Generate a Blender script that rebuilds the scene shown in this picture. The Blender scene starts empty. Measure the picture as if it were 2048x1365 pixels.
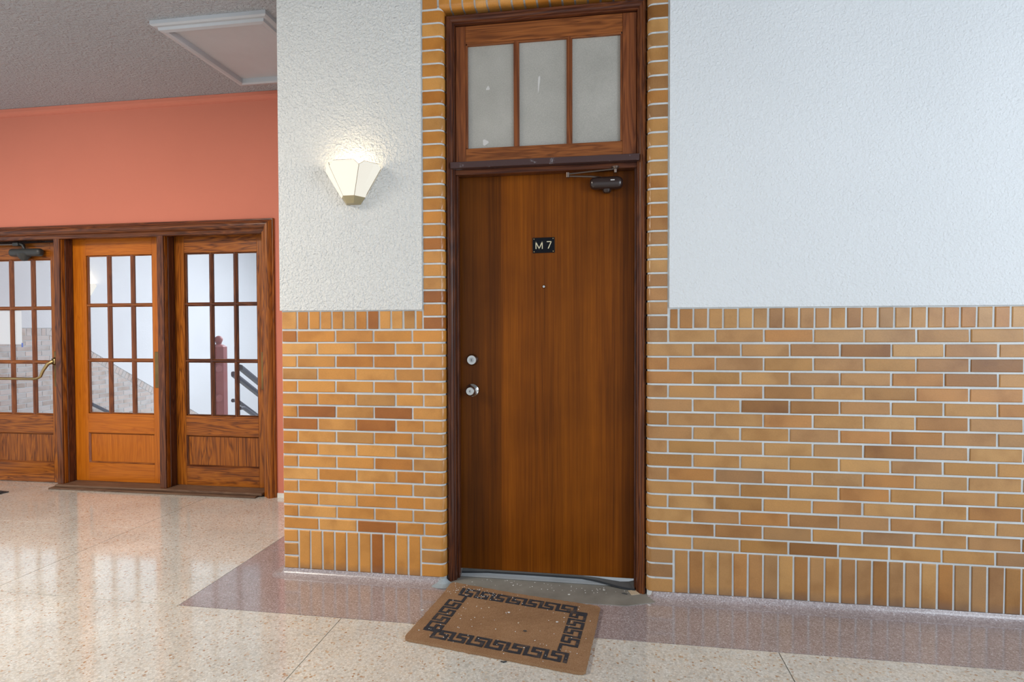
import bpy, bmesh, math, random
from mathutils import Vector, Matrix
random.seed(7)
S = bpy.context.scene
COL = S.collection

# ------------------------------------------------------------------ camera, world, lights, exposure
YAW, PITCH, ROLL = -0.1533, 0.0204, -0.0026
CAM = Vector((0.0, -2.9031, 1.3323))
fwd = Vector((math.sin(YAW)*math.cos(PITCH), math.cos(YAW)*math.cos(PITCH), -math.sin(PITCH)))
right0 = Vector((math.cos(YAW), -math.sin(YAW), 0))
up0 = right0.cross(fwd)
rgt = math.cos(ROLL)*right0 + math.sin(ROLL)*up0
up = math.cos(ROLL)*up0 - math.sin(ROLL)*right0
cd = bpy.data.cameras.new('camera')
cd.sensor_width = 36.0
cd.lens = 36.0*1155.2247/2048
cd.clip_start = 0.05
cam = bpy.data.objects.new('camera', cd)
M = Matrix.Identity(4)
for i in range(3):
    M[i][0], M[i][1], M[i][2], M[i][3] = rgt[i], up[i], -fwd[i], CAM[i]
cam.matrix_world = M
COL.objects.link(cam)
S.camera = cam

W = bpy.data.worlds.new('world')
S.world = W
W.use_nodes = True
bg = W.node_tree.nodes['Background']
bg.inputs[0].default_value = (0.85, 0.93, 1.0, 1)
bg.inputs[1].default_value = 0.80

def area(name, loc, target, sx, sy, power, col):
    l = bpy.data.lights.new(name, 'AREA')
    l.shape = 'RECTANGLE'; l.size = sx; l.size_y = sy; l.energy = power; l.color = col
    o = bpy.data.objects.new(name, l)
    o.location = loc
    o.rotation_euler = (Vector(target)-Vector(loc)).to_track_quat('-Z', 'Y').to_euler()
    COL.objects.link(o)
    return o
area('hall_window_light', (4.2, -3.6, 2.2), (0.6, 0.0, 1.2), 1.8, 2.0, 85, (0.80, 0.90, 1.0))
area('hall_ceiling_light', (-4.0, -1.9, 3.12), (-4.0, -1.7, 0.0), 1.2, 1.2, 130, (1.0, 0.92, 0.80))
area('stair_daylight', (-4.6, 6.0, 3.1), (-5.6, 5.4, 0.3), 4.0, 5.0, 290, (0.88, 0.93, 1.0))

vs = S.view_settings
S.display_settings.display_device = 'sRGB'
vs.view_transform = 'Standard'
vs.look = 'None'
vs.exposure = 0.38
vs.gamma = 1.0
vs.use_curve_mapping = False
S.cycles.use_denoising = True
S.cycles.max_bounces = 8
S.cycles.transparent_max_bounces = 16
S.cycles.sample_clamp_indirect = 6.0

# ------------------------------------------------------------------ tags and mesh helpers
POS = {}
def tag(o, label=None, cat=None, group=None, kind=None):
    if label: o['label'] = label
    if cat: o['category'] = cat
    if group: o['group'] = group
    if kind: o['kind'] = kind
    return o
def empty(name, loc, label=None, cat=None, group=None, kind=None, parent=None):
    o = bpy.data.objects.new(name, None)
    o.empty_display_size = 0.05
    base = POS[parent.name] if parent else Vector((0, 0, 0))
    o.location = Vector(loc)-base
    if parent: o.parent = parent
    COL.objects.link(o)
    POS[o.name] = Vector(loc)
    return tag(o, label, cat, group, kind)
class MB:
    def __init__(self): self.v = []; self.f = []
    def add(self, vs_, fs_):
        n = len(self.v)
        self.v += [tuple(p) for p in vs_]
        self.f += [tuple(i+n for i in f) for f in fs_]
        return self
    def box(self, x0, x1, y0, y1, z0, z1):
        return self.add([(x0,y0,z0),(x1,y0,z0),(x1,y1,z0),(x0,y1,z0),(x0,y0,z1),(x1,y0,z1),(x1,y1,z1),(x0,y1,z1)],
                        [(0,3,2,1),(4,5,6,7),(0,1,5,4),(1,2,6,5),(2,3,7,6),(3,0,4,7)])
    def loft(self, rings, closed=True, cap=True):
        n = len(rings[0]); vs_ = [p for r in rings for p in r]; fs_ = []
        for k in range(len(rings)-1):
            for i in range(n if closed else n-1):
                j = (i+1) % n
                fs_.append((k*n+i, k*n+j, (k+1)*n+j, (k+1)*n+i))
        if cap and closed:
            fs_.append(tuple(reversed(range(n))))
            fs_.append(tuple(range((len(rings)-1)*n, len(rings)*n)))
        return self.add(vs_, fs_)
    def tube(self, pts, r, seg=10):
        pts = [Vector(p) for p in pts]
        rr = r if isinstance(r, (list, tuple)) else [r]*len(pts)
        rings = []
        for i, p in enumerate(pts):
            d = (pts[min(i+1, len(pts)-1)]-pts[max(i-1, 0)]).normalized()
            a = Vector((0, 0, 1)) if abs(d.z) < 0.9 else Vector((0, 1, 0))
            u = d.cross(a).normalized(); w = d.cross(u)
            rings.append([p+rr[i]*(math.cos(t)*u+math.sin(t)*w) for t in [2*math.pi*k/seg for k in range(seg)]])
        return self.loft(rings)
    def lathe(self, prof, c, axis='z', seg=24):
        c = Vector(c); rings = []
        for r, h in prof:
            ring = []
            for k in range(seg):
                t = 2*math.pi*k/seg; a, b = r*math.cos(t), r*math.sin(t)
                ring.append(c+(Vector((a, b, h)) if axis == 'z' else Vector((a, h, b)) if axis == 'y' else Vector((h, a, b))))
            rings.append(ring)
        return self.loft(rings)
    def build(self, name, mat, parent=None, smooth=False, bevel=0.0, local=False, fix=True, seg=2):
        me = bpy.data.meshes.new(name)
        base = Vector((0, 0, 0)) if (local or parent is None or parent.name not in POS) else POS[parent.name]
        me.from_pydata([tuple(Vector(p)-base) for p in self.v], [], self.f)
        bm = bmesh.new(); bm.from_mesh(me)
        if fix: bmesh.ops.recalc_face_normals(bm, faces=bm.faces)
        if bevel > 0:
            es = [e for e in bm.edges if len(e.link_faces) == 2 and e.calc_face_angle(0) > 0.5]
            bmesh.ops.bevel(bm, geom=es, offset=bevel, segments=seg, affect='EDGES', profile=0.5)
        bm.to_mesh(me); bm.free()
        if smooth:
            me.polygons.foreach_set('use_smooth', [True]*len(me.polygons))
            if smooth != 'full':
                me.set_sharp_from_angle(angle=math.radians(40))
        o = bpy.data.objects.new(name, me)
        if mat: me.materials.append(mat)
        if parent: o.parent = parent
        COL.objects.link(o)
        POS[o.name] = base.copy()
        return o
def B(name, mat, x0, x1, y0, y1, z0, z1, parent=None, bevel=0.0, seg=1):
    return MB().box(min(x0,x1), max(x0,x1), y0, y1, z0, z1).build(name, mat, parent, bevel=bevel, seg=seg)

# ------------------------------------------------------------------ materials
def newmat(name):
    m = bpy.data.materials.new(name); m.use_nodes = True
    nt = m.node_tree; nt.nodes.clear()
    out = nt.nodes.new('ShaderNodeOutputMaterial')
    p = nt.nodes.new('ShaderNodeBsdfPrincipled')
    nt.links.new(p.outputs[0], out.inputs[0])
    return m, nt, p
def N(nt, t, **k):
    n = nt.nodes.new(t)
    for a, b in k.items(): setattr(n, a, b)
    return n
def ramp(nt, stops, interp='LINEAR'):
    r = N(nt, 'ShaderNodeValToRGB'); cr = r.color_ramp; cr.interpolation = interp
    while len(cr.elements) < len(stops): cr.elements.new(0.5)
    for e, (p, c) in zip(cr.elements, stops):
        e.position = p; e.color = (*c, 1)
    return r
def coords(nt, scale, rnd=0.0, kind='Object'):
    tc = N(nt, 'ShaderNodeTexCoord'); mp = N(nt, 'ShaderNodeMapping')
    mp.inputs['Scale'].default_value = scale
    nt.links.new(tc.outputs[kind], mp.inputs[0])
    if rnd:
        oi = N(nt, 'ShaderNodeObjectInfo'); mu = N(nt, 'ShaderNodeMath', operation='MULTIPLY'); mu.inputs[1].default_value = rnd
        nt.links.new(oi.outputs['Random'], mu.inputs[0])
        nt.links.new(mu.outputs[0], mp.inputs['Location'])
    return mp
def noise(nt, vec, scale, detail=3, rough=0.55, dist=0.0):
    n = N(nt, 'ShaderNodeTexNoise'); n.inputs['Scale'].default_value = scale
    n.inputs['Detail'].default_value = detail; n.inputs['Roughness'].default_value = rough
    n.inputs['Distortion'].default_value = dist
    nt.links.new(vec.outputs[0], n.inputs['Vector'])
    return n
def bump(nt, p, h, strength, dist):
    b = N(nt, 'ShaderNodeBump'); b.inputs['Strength'].default_value = strength; b.inputs['Distance'].default_value = dist
    nt.links.new(h, b.inputs['Height']); nt.links.new(b.outputs[0], p.inputs['Normal'])
def mix(nt, fac, a, b, mode='MIX'):
    m = N(nt, 'ShaderNodeMix', data_type='RGBA', blend_type=mode)
    if isinstance(fac, (int, float)): m.inputs[0].default_value = fac
    else: nt.links.new(fac, m.inputs[0])
    for k, s in ((6, a), (7, b)):
        if isinstance(s, tuple): m.inputs[k].default_value = (*s, 1)
        else: nt.links.new(s, m.inputs[k])
    return m.outputs[2]
def plain(name, col, rough=0.5, metal=0.0, spec=0.5, bumps=None, vary=0.0):
    m, nt, p = newmat(name)
    p.inputs['Roughness'].default_value = rough; p.inputs['Metallic'].default_value = metal
    p.inputs['Specular IOR Level'].default_value = spec
    vec = coords(nt, (1, 1, 1), 3.0)
    n = noise(nt, vec, 6.0, 4)
    d = tuple(c*(1-vary) for c in col); l = tuple(min(1, c*(1+vary)) for c in col)
    r = ramp(nt, [(0.3, d), (0.7, l)])
    nt.links.new(n.outputs[0], r.inputs[0]); nt.links.new(r.outputs[0], p.inputs['Base Color'])
    if bumps:
        nb = noise(nt, vec, bumps[0], 2); bump(nt, p, nb.outputs[0], bumps[1], bumps[2])
    return m
def wood(name, dark, mid, light, axis, rough=0.3, figure=0.5, fine=1.0):
    m, nt, p = newmat(name)
    s = {'x': (0.9, 14, 14), 'y': (14, 0.9, 14), 'z': (14, 14, 0.9)}[axis]
    vec = coords(nt, s, 17.0)
    big = noise(nt, vec, 1.1, 3, 0.55, 0.6)
    # cathedral figure: rings of the warped field
    mul = N(nt, 'ShaderNodeMath', operation='MULTIPLY'); mul.inputs[1].default_value = 9.0
    nt.links.new(big.outputs[0], mul.inputs[0])
    fr = N(nt, 'ShaderNodeMath', operation='PINGPONG'); fr.inputs[1].default_value = 0.5
    nt.links.new(mul.outputs[0], fr.inputs[0])
    r1 = ramp(nt, [(0.0, dark), (0.22, mid), (0.5, light)])
    nt.links.new(fr.outputs[0], r1.inputs[0])
    s2 = tuple(k*(9 if k > 1 else 1.6) for k in s)
    v2 = coords(nt, s2, 5.0)
    fn = noise(nt, v2, 1.0, 4, 0.65)
    r2 = ramp(nt, [(0.3, dark), (0.55, mid), (0.75, light)])
    nt.links.new(fn.outputs[0], r2.inputs[0])
    c = mix(nt, figure, r2.outputs[0], r1.outputs[0])
    nt.links.new(c, p.inputs['Base Color'])
    p.inputs['Roughness'].default_value = rough
    p.inputs['Specular IOR Level'].default_value = 0.32
    bump(nt, p, fn.outputs[0], 0.12*fine, 0.001)
    return m
def veneer(name):
    m, nt, p = newmat(name)
    vec = coords(nt, (16, 16, 0.55), 0)
    big = noise(nt, vec, 0.9, 4, 0.6, 0.8)
    v2 = coords(nt, (130, 130, 1.6), 0); fn = noise(nt, v2, 1.0, 4, 0.7)
    v3 = coords(nt, (1.5, 1.5, 1.1), 0); bl = noise(nt, v3, 1.6, 3)
    D, Mi, L = (0.075, 0.019, 0.0014), (0.168, 0.044, 0.0020), (0.255, 0.072, 0.0038)
    r1 = ramp(nt, [(0.3, D), (0.5, Mi), (0.72, L)]); nt.links.new(big.outputs[0], r1.inputs[0])
    r2 = ramp(nt, [(0.3, D), (0.5, Mi), (0.7, L)]); nt.links.new(fn.outputs[0], r2.inputs[0])
    c = mix(nt, 0.45, r1.outputs[0], r2.outputs[0])
    # three veneer sheets of different tone
    tc = N(nt, 'ShaderNodeTexCoord'); sx = N(nt, 'ShaderNodeSeparateXYZ'); nt.links.new(tc.outputs['Object'], sx.inputs[0])
    mr = N(nt, 'ShaderNodeMapRange'); mr.inputs[1].default_value = -0.459; mr.inputs[2].default_value = 0.459
    nt.links.new(sx.outputs[0], mr.inputs[0])
    rs = ramp(nt, [(0.0, (0.68, 0.68, 0.68)), (0.245, (1.12, 1.12, 1.12)), (0.50, (1.02, 1.02, 1.02)), (0.755, (1.08, 1.08, 1.08)), (0.93, (0.85, 0.85, 0.85))], 'CONSTANT')
    nt.links.new(mr.outputs[0], rs.inputs[0])
    c = mix(nt, 1.0, c, rs.outputs[0], 'MULTIPLY')
    rb = ramp(nt, [(0.3, (0.72, 0.70, 0.66)), (0.7, (1.15, 1.15, 1.15))]); nt.links.new(bl.outputs[0], rb.inputs[0])
    c = mix(nt, 1.0, c, rb.outputs[0], 'MULTIPLY')
    nt.links.new(c, p.inputs['Base Color'])
    p.inputs['Roughness'].default_value = 0.40; p.inputs['Specular IOR Level'].default_value = 0.13
    bump(nt, p, fn.outputs[0], 0.06, 0.001)
    return m
def plaster(name, col, scale, strength, dist=0.004):
    m, nt, p = newmat(name)
    vec = coords(nt, (1, 1, 1))
    n1 = noise(nt, vec, scale, 3, 0.5, 0.3); n2 = noise(nt, vec, scale*0.35, 2)
    ad = N(nt, 'ShaderNodeMath', operation='MULTIPLY_ADD'); nt.links.new(n2.outputs[0], ad.inputs[0]); ad.inputs[1].default_value = 0.35; nt.links.new(n1.outputs[0], ad.inputs[2])
    n3 = noise(nt, vec, 1.2, 3)
    r = ramp(nt, [(0.3, tuple(c*0.95 for c in col)), (0.7, col)]); nt.links.new(n3.outputs[0], r.inputs[0])
    nt.links.new(r.outputs[0], p.inputs['Base Color'])
    p.inputs['Roughness'].default_value = 0.75; p.inputs['Specular IOR Level'].default_value = 0.25
    bump(nt, p, ad.outputs[0], strength, dist)
    return m
def brickmat(name, stops, rough=0.42, dirt=False):
    m, nt, p = newmat(name)
    oi = N(nt, 'ShaderNodeObjectInfo')
    r = ramp(nt, stops); nt.links.new(oi.outputs['Random'], r.inputs[0])
    vec = coords(nt, (1, 1, 1), 31.0)
    n = noise(nt, vec, 7.0, 3, 0.5); n2 = noise(nt, vec, 220.0, 2)
    r2 = ramp(nt, [(0.3, (0.80, 0.74, 0.66)), (0.5, (1, 1, 1)), (0.75, (1.12, 1.1, 1.05))]); nt.links.new(n.outputs[0], r2.inputs[0])
    c = mix(nt, 1.0, r.outputs[0], r2.outputs[0], 'MULTIPLY')
    r3 = ramp(nt, [(0.3, (0.93, 0.93, 0.93)), (0.7, (1.05, 1.05, 1.05))]); nt.links.new(n2.outputs[0], r3.inputs[0])
    c = mix(nt, 1.0, c, r3.outputs[0], 'MULTIPLY')
    if dirt:      # mop dirt along the foot of the soldier bricks
        tc = N(nt, 'ShaderNodeTexCoord'); sx = N(nt, 'ShaderNodeSeparateXYZ'); nt.links.new(tc.outputs['Object'], sx.inputs[0])
        ma = N(nt, 'ShaderNodeMath', operation='MULTIPLY_ADD'); ma.inputs[1].default_value = 0.06; nt.links.new(n.outputs[0], ma.inputs[0]); nt.links.new(sx.outputs[2], ma.inputs[2])
        mr = N(nt, 'ShaderNodeMapRange'); mr.inputs[1].default_value = -0.030; mr.inputs[2].default_value = -0.080; mr.inputs[3].default_value = 0.0; mr.inputs[4].default_value = 0.6
        nt.links.new(ma.outputs[0], mr.inputs[0])
        c = mix(nt, mr.outputs[0], c, (0.13, 0.085, 0.065))
    nt.links.new(c, p.inputs['Base Color'])
    p.inputs['Roughness'].default_value = rough
    nb = noise(nt, vec, 90.0, 3); bump(nt, p, nb.outputs[0], 0.18, 0.002)
    return m
def terrazzo(name, stops, scale, mcol, rough, coat=1.0):
    m, nt, p = newmat(name)
    vec = coords(nt, (1, 1, 1))
    wn = noise(nt, vec, 60.0, 1)
    va = N(nt, 'ShaderNodeVectorMath', operation='MULTIPLY_ADD')
    nt.links.new(wn.outputs['Color'], va.inputs[0]); va.inputs[1].default_value = (0.008, 0.008, 0.0); nt.links.new(vec.outputs[0], va.inputs[2])
    vo = N(nt, 'ShaderNodeTexVoronoi'); vo.inputs['Scale'].default_value = scale; nt.links.new(va.outputs[0], vo.inputs['Vector'])
    sp = N(nt, 'ShaderNodeSeparateColor'); nt.links.new(vo.outputs['Color'], sp.inputs[0])
    r = ramp(nt, stops); nt.links.new(sp.outputs[0], r.inputs[0])
    ve = N(nt, 'ShaderNodeTexVoronoi', feature='DISTANCE_TO_EDGE'); ve.inputs['Scale'].default_value = scale; nt.links.new(va.outputs[0], ve.inputs['Vector'])
    re = ramp(nt, [(0.0, (0, 0, 0)), (0.12, (1, 1, 1))]); nt.links.new(ve.outputs['Distance'], re.inputs[0])
    c = mix(nt, re.outputs[0], mcol, r.outputs[0])
    # broad wear
    nw = noise(nt, vec, 2.2, 4); rw = ramp(nt, [(0.3, (0.86, 0.85, 0.84)), (0.65, (1.03, 1.03, 1.03))]); nt.links.new(nw.outputs[0], rw.inputs[0])
    c = mix(nt, 1.0, c, rw.outputs[0], 'MULTIPLY')
    nt.links.new(c, p.inputs['Base Color'])
    rr = N(nt, 'ShaderNodeMapRange'); rr.inputs[3].default_value = rough*0.8; rr.inputs[4].default_value = rough*1.3
    nt.links.new(nw.outputs[0], rr.inputs[0]); nt.links.new(rr.outputs[0], p.inputs['Roughness'])
    p.inputs['IOR'].default_value = 1.55
    p.inputs['Coat Weight'].default_value = coat; p.inputs['Coat Roughness'].default_value = 0.09
    return m
def glassmat(name, tint=(0.97, 0.985, 1.0)):
    m, nt, p = newmat(name)
    nt.nodes.remove(p)
    out = [n for n in nt.nodes if n.type == 'OUTPUT_MATERIAL'][0]
    t = N(nt, 'ShaderNodeBsdfTransparent'); t.inputs[0].default_value = (*tint, 1)
    g = N(nt, 'ShaderNodeBsdfGlossy'); g.inputs['Roughness'].default_value = 0.02
    lw = N(nt, 'ShaderNodeLayerWeight'); lw.inputs[0].default_value = 0.5
    pw = N(nt, 'ShaderNodeMath', operation='POWER'); pw.inputs[1].default_value = 5.0; nt.links.new(lw.outputs['Facing'], pw.inputs[0])
    f = N(nt, 'ShaderNodeMath', operation='MULTIPLY_ADD'); f.inputs[1].default_value = 0.95; f.inputs[2].default_value = 0.04; nt.links.new(pw.outputs[0], f.inputs[0])
    mx = N(nt, 'ShaderNodeMixShader')
    nt.links.new(f.outputs[0], mx.inputs[0]); nt.links.new(t.outputs[0], mx.inputs[1]); nt.links.new(g.outputs[0], mx.inputs[2])
    nt.links.new(mx.outputs[0], out.inputs[0])
    return m
def emit(name, col, strength, base):
    m, nt, p = newmat(name)
    p.inputs['Base Color'].default_value = (*base, 1); p.inputs['Roughness'].default_value = 0.4
    p.inputs['Emission Color'].default_value = (*col, 1); p.inputs['Emission Strength'].default_value = strength
    return m

M_PLASTER = plaster('white_stipple_plaster', (0.80, 0.795, 0.775), 88, 1.0, 0.015)
M_PLASTER_R = plaster('white_smooth_plaster', (0.77, 0.785, 0.80), 95, 0.8, 0.007)  # cool cast of the daylight is put into this white
M_CEIL = plaster('grey_popcorn', (0.43, 0.45, 0.485), 62, 1.0, 0.022)
M_CORAL = plaster('coral_paint', (0.64, 0.205, 0.135), 160, 0.12, 0.001)
M_STAIRWALL = plaster('stair_plaster', (0.80, 0.81, 0.83), 60, 0.5)
M_WHITE = plain('grey_white_paint', (0.47, 0.49, 0.525), 0.5, vary=0.03)
M_BASE = plain('white_base', (0.75, 0.73, 0.68), 0.6, vary=0.05)
M_MORTAR = plain('mortar', (0.62, 0.645, 0.65), 0.9, bumps=(160, 0.5, 0.002), vary=0.1)
STOPS_L = [(0.0, (0.467, 0.173, 0.029)), (0.14, (0.617, 0.281, 0.064)), (0.3, (0.561, 0.234, 0.043)), (0.45, (0.654, 0.318, 0.086)), (0.6, (0.523, 0.206, 0.034)),
           (0.72, (0.467, 0.225, 0.064)), (0.85, (0.617, 0.253, 0.043)), (0.95, (0.374, 0.122, 0.019)), (1.0, (0.299, 0.094, 0.015))]  # warm light on the left pier is put into these brick tones
STOPS_R = [(0.0, (0.244, 0.101, 0.023)), (0.05, (0.309, 0.131, 0.032)), (0.14, (0.423, 0.211, 0.060)), (0.3, (0.488, 0.245, 0.077)), (0.42, (0.407, 0.206, 0.077)), (0.55, (0.513, 0.272, 0.091)),
           (0.66, (0.374, 0.198, 0.077)), (0.78, (0.488, 0.220, 0.064)), (0.9, (0.407, 0.175, 0.041)), (1.0, (0.325, 0.167, 0.068))]
M_BRICK_L = brickmat('glazed_brick_warm_lit', STOPS_L)
M_BRICK_R = brickmat('glazed_brick_tan', STOPS_R)
M_BULL = brickmat('glazed_bullnose', STOPS_R, 0.22)
M_BULL_L = brickmat('glazed_bullnose_warm_lit', STOPS_L, 0.22)
M_SOLD_L = brickmat('scuffed_brick_warm_lit', STOPS_L, 0.45, True)
M_SOLD_R = brickmat('scuffed_brick_tan', STOPS_R, 0.45, True)
M_OAK_Z = wood('dark_oak_upright', (0.060, 0.013, 0.0015), (0.29, 0.078, 0.007), (0.46, 0.145, 0.014), 'z', figure=0.6)
M_OAK_X = wood('dark_oak_level', (0.060, 0.013, 0.0015), (0.29, 0.078, 0.007), (0.46, 0.145, 0.014), 'x', figure=0.6)
M_GOLD_Z = wood('golden_oak_upright', (0.33, 0.078, 0.004), (0.50, 0.135, 0.007), (0.60, 0.18, 0.012), 'z', figure=0.4)
M_GOLD_X = wood('golden_oak_level', (0.33, 0.078, 0.004), (0.50, 0.135, 0.007), (0.60, 0.18, 0.012), 'x', figure=0.4)
M_FRAME_Z = wood('brown_frame_upright', (0.035, 0.011, 0.006), (0.12, 0.036, 0.014), (0.27, 0.085, 0.022), 'z', 0.25, 0.5)
M_FRAME_X = wood('brown_frame_level', (0.035, 0.011, 0.006), (0.12, 0.036, 0.014), (0.27, 0.085, 0.022), 'x', 0.25, 0.5)
M_MAHOG_Z = wood('mahogany_upright', (0.030, 0.010, 0.007), (0.085, 0.026, 0.013), (0.20, 0.06, 0.018), 'z', 0.24, 0.45)
M_MAHOG_X = wood('mahogany_level', (0.030, 0.010, 0.007), (0.10, 0.03, 0.014), (0.22, 0.068, 0.02), 'x', 0.24, 0.45)
M_SASH_Z = wood('sash_oak_upright', (0.09, 0.024, 0.008), (0.20, 0.058, 0.018), (0.32, 0.10, 0.028), 'z', 0.32, 0.5)
M_SASH_X = wood('sash_oak_level', (0.10, 0.027, 0.008), (0.26, 0.08, 0.020), (0.38, 0.125, 0.032), 'x', 0.32, 0.55)
M_SILL = wood('worn_sill', (0.06, 0.03, 0.02), (0.16, 0.085, 0.05), (0.30, 0.19, 0.12), 'x', 0.55, 0.3)
M_VENEER = veneer('door_veneer')
M_CREAM = terrazzo('cream_terrazzo', [(0.0, (0.706, 0.690, 0.631)), (0.4, (0.856, 0.845, 0.792)), (0.60, (0.535, 0.519, 0.476)), (0.74, (0.770, 0.706, 0.599)), (0.9, (0.813, 0.802, 0.760)), (0.96, (0.621, 0.449, 0.300)), (1.0, (0.449, 0.278, 0.161))], 115, (0.621, 0.599, 0.546), 0.115)
M_PURPLE = terrazzo('mauve_terrazzo', [(0.0, (0.259, 0.207, 0.205)), (0.4, (0.389, 0.328, 0.329)), (0.75, (0.464, 0.402, 0.409)), (0.92, (0.626, 0.586, 0.608)), (1.0, (0.281, 0.172, 0.149))], 210, (0.346, 0.287, 0.291), 0.17)
M_COVE = terrazzo('mauve_cove', [(0.0, (0.259, 0.207, 0.205)), (0.4, (0.389, 0.328, 0.329)), (0.75, (0.464, 0.402, 0.409)), (0.92, (0.626, 0.586, 0.608)), (1.0, (0.281, 0.172, 0.149))], 210, (0.346, 0.287, 0.291), 0.30, 0.15)
M_CONC = plain('worn_concrete', (0.235, 0.22, 0.19), 0.7, bumps=(60, 0.3, 0.002), vary=0.25)
M_GROUT = plain('divider_strip', (0.10, 0.085, 0.07), 0.6)
M_GLASS = glassmat('clear_glass')
def frosted():
    m, nt, p = newmat('frosted_glass')
    vec = coords(nt, (1, 1, 1), 3.0)
    n = noise(nt, vec, 260, 2); n2 = noise(nt, vec, 3.5, 3)
    r = ramp(nt, [(0.3, (0.36, 0.345, 0.31)), (0.7, (0.45, 0.43, 0.39))]); nt.links.new(n2.outputs[0], r.inputs[0])
    rs = ramp(nt, [(0.35, (0.88, 0.88, 0.88)), (0.7, (1.1, 1.1, 1.1))]); nt.links.new(n.outputs[0], rs.inputs[0])
    nt.links.new(mix(nt, 1.0, r.outputs[0], rs.outputs[0], 'MULTIPLY'), p.inputs['Base Color'])
    p.inputs['Roughness'].default_value = 0.33
    bump(nt, p, n.outputs[0], 0.25, 0.001)
    return m
M_FROST = frosted()
M_CHROME = plain('satin_chrome', (0.46, 0.45, 0.43), 0.16, 1.0)
M_BRASS = plain('aged_brass', (0.42, 0.30, 0.14), 0.38, 1.0, vary=0.2)
M_PLATE = plain('tarnished_brass', (0.20, 0.125, 0.045), 0.45, 0.7, vary=0.25)
M_SBRASS = plain('sconce_brass', (0.40, 0.33, 0.19), 0.45, 0.3, vary=0.1)
M_CAME = plain('dark_came', (0.16, 0.11, 0.06), 0.5)
M_BLACK = plain('black_plastic', (0.006, 0.006, 0.009), 0.4, spec=0.12)
M_RUBBER = plain('black_rubber', (0.022, 0.025, 0.030), 0.5)
M_FLAP = plain('grey_rubber', (0.07, 0.07, 0.07), 0.6, vary=0.15)
M_CLOSER = plain('brown_enamel', (0.030, 0.016, 0.013), 0.22)
M_CLOSER2 = plain('dark_iron', (0.035, 0.034, 0.032), 0.45)
M_STEEL = plain('bronze_arm', (0.16, 0.12, 0.10), 0.3, 0.8)
M_ALU = plain('aluminium', (0.42, 0.43, 0.44), 0.45, 0.6, vary=0.1)
M_LETTER = plain('cream_letter', (0.70, 0.62, 0.42), 0.6)
M_PALE = plain('pale_mark', (0.6, 0.58, 0.56), 0.6)
M_NEWEL = plain('red_paint', (0.42, 0.125, 0.125), 0.35, vary=0.06)
M_RAIL = plain('dark_rail', (0.05, 0.05, 0.075), 0.3)
M_PAPER = plain('white_paper', (0.82, 0.80, 0.82), 0.8)
M_TAPE = plain('blue_tape', (0.10, 0.16, 0.55), 0.6)
M_CARD = plain('cardboard', (0.62, 0.50, 0.36), 0.85, vary=0.1)
M_LINT = plain('lint', (0.75, 0.74, 0.72), 0.9)
M_OPAL = emit('lit_opal_glass', (1.0, 0.84, 0.56), 0.19, (0.9, 0.87, 0.8))

# ------------------------------------------------------------------ dimensions of the brick wall
C = 0.0677; ZB = 0.03; SH = 0.2177; RL = 0.1021; J = 0.010
ZS = ZB+SH                 # top of the soldier course
ZC = ZS+16*C               # top of the stretcher courses
ZW = ZC+RL                 # top of the wainscot
OL, OR_ = -0.802, 0.222     # door opening
XP = -1.714                # free corner of the pier
ZL = 2.976                 # underside of the brick head
ZCEIL = 3.204
Y2 = 1.329                 # coral wall

# ------------------------------------------------------------------ floor
floor = MB().box(-8.2, 4.6, -6.5, 1.62, -0.12, -0.005).build('floor', M_GROUT)
tag(floor, 'polished cream and mauve terrazzo floor of the hallway', 'floor', kind='structure')
G = 0.0019
def panel(x0, x1, y0, y1, mat, ztop=0.0):
    return MB().box(x0+G, x1-G, y0+G, y1-G, -0.03, ztop).build('terrazzo_panel', mat, floor)
XB, YB, YJ = -2.0213, -0.4133, 0.5318
xs = [-8.2, -6.92, -5.01, -3.0985, -1.1853, 0.7219, 2.63, 4.6]
ys = [-6.5, -4.25, -2.33, YB]
for i in range(len(xs)-1):
    for j in range(len(ys)-1):
        panel(xs[i], xs[i+1], ys[j], ys[j+1], M_CREAM)
xl = [-8.2, -6.92, -5.01, -3.0985, XB]
for i in range(4):
    panel(xl[i], xl[i+1], YB, YJ, M_CREAM); panel(xl[i], xl[i+1], YJ, 1.62, M_CREAM)
tag(panel(XB, 4.6, YB, 0.30, M_PURPLE), 'mauve terrazzo border along the brick wall')
panel(XB, -1.60, 0.30, 1.62, M_PURPLE)
# worn concrete patch in the doorway
MB().add([(-0.80,-0.02,0.0035),(-0.77,-0.085,0.0035),(-0.3,-0.11,0.0035),(0.12,-0.105,0.0035),(0.26,-0.05,0.0035),(0.235,0.02,0.0035),(0.20,0.30,0.0035),(-0.78,0.30,0.0035),
          (-0.80,-0.02,-0.001),(-0.77,-0.085,-0.001),(-0.3,-0.11,-0.001),(0.12,-0.105,-0.001),(0.26,-0.05,-0.001),(0.235,0.02,-0.001),(0.20,0.30,-0.001),(-0.78,0.30,-0.001)],
         [tuple(range(8)), tuple(reversed(range(8,16)))]+[(i, (i+1) % 8, (i+1) % 8+8, i+8) for i in range(8)]).build('concrete_patch', M_CONC, floor)
# bluish mortar smear where the cove meets the left casing
MB().loft([[(-0.815+r*math.cos(t), 0.006+0.8*r*math.sin(t), z) for t in [math.pi*(1.0+k/9) for k in range(10)]] for r, z in ((0.080, 0.002), (0.060, 0.005), (0.040, 0.010), (0.025, 0.020), (0.014, 0.032))]).build('mortar_smear', plain('blue_mortar', (0.34, 0.39, 0.42), 0.85, bumps=(80, 0.5, 0.003), vary=0.2), floor)
room_floor = MB().box(-0.9, 0.5, 0.301, 1.6, -0.004, 0.0).build('floor_beyond_entry', M_CONC, floor)

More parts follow.
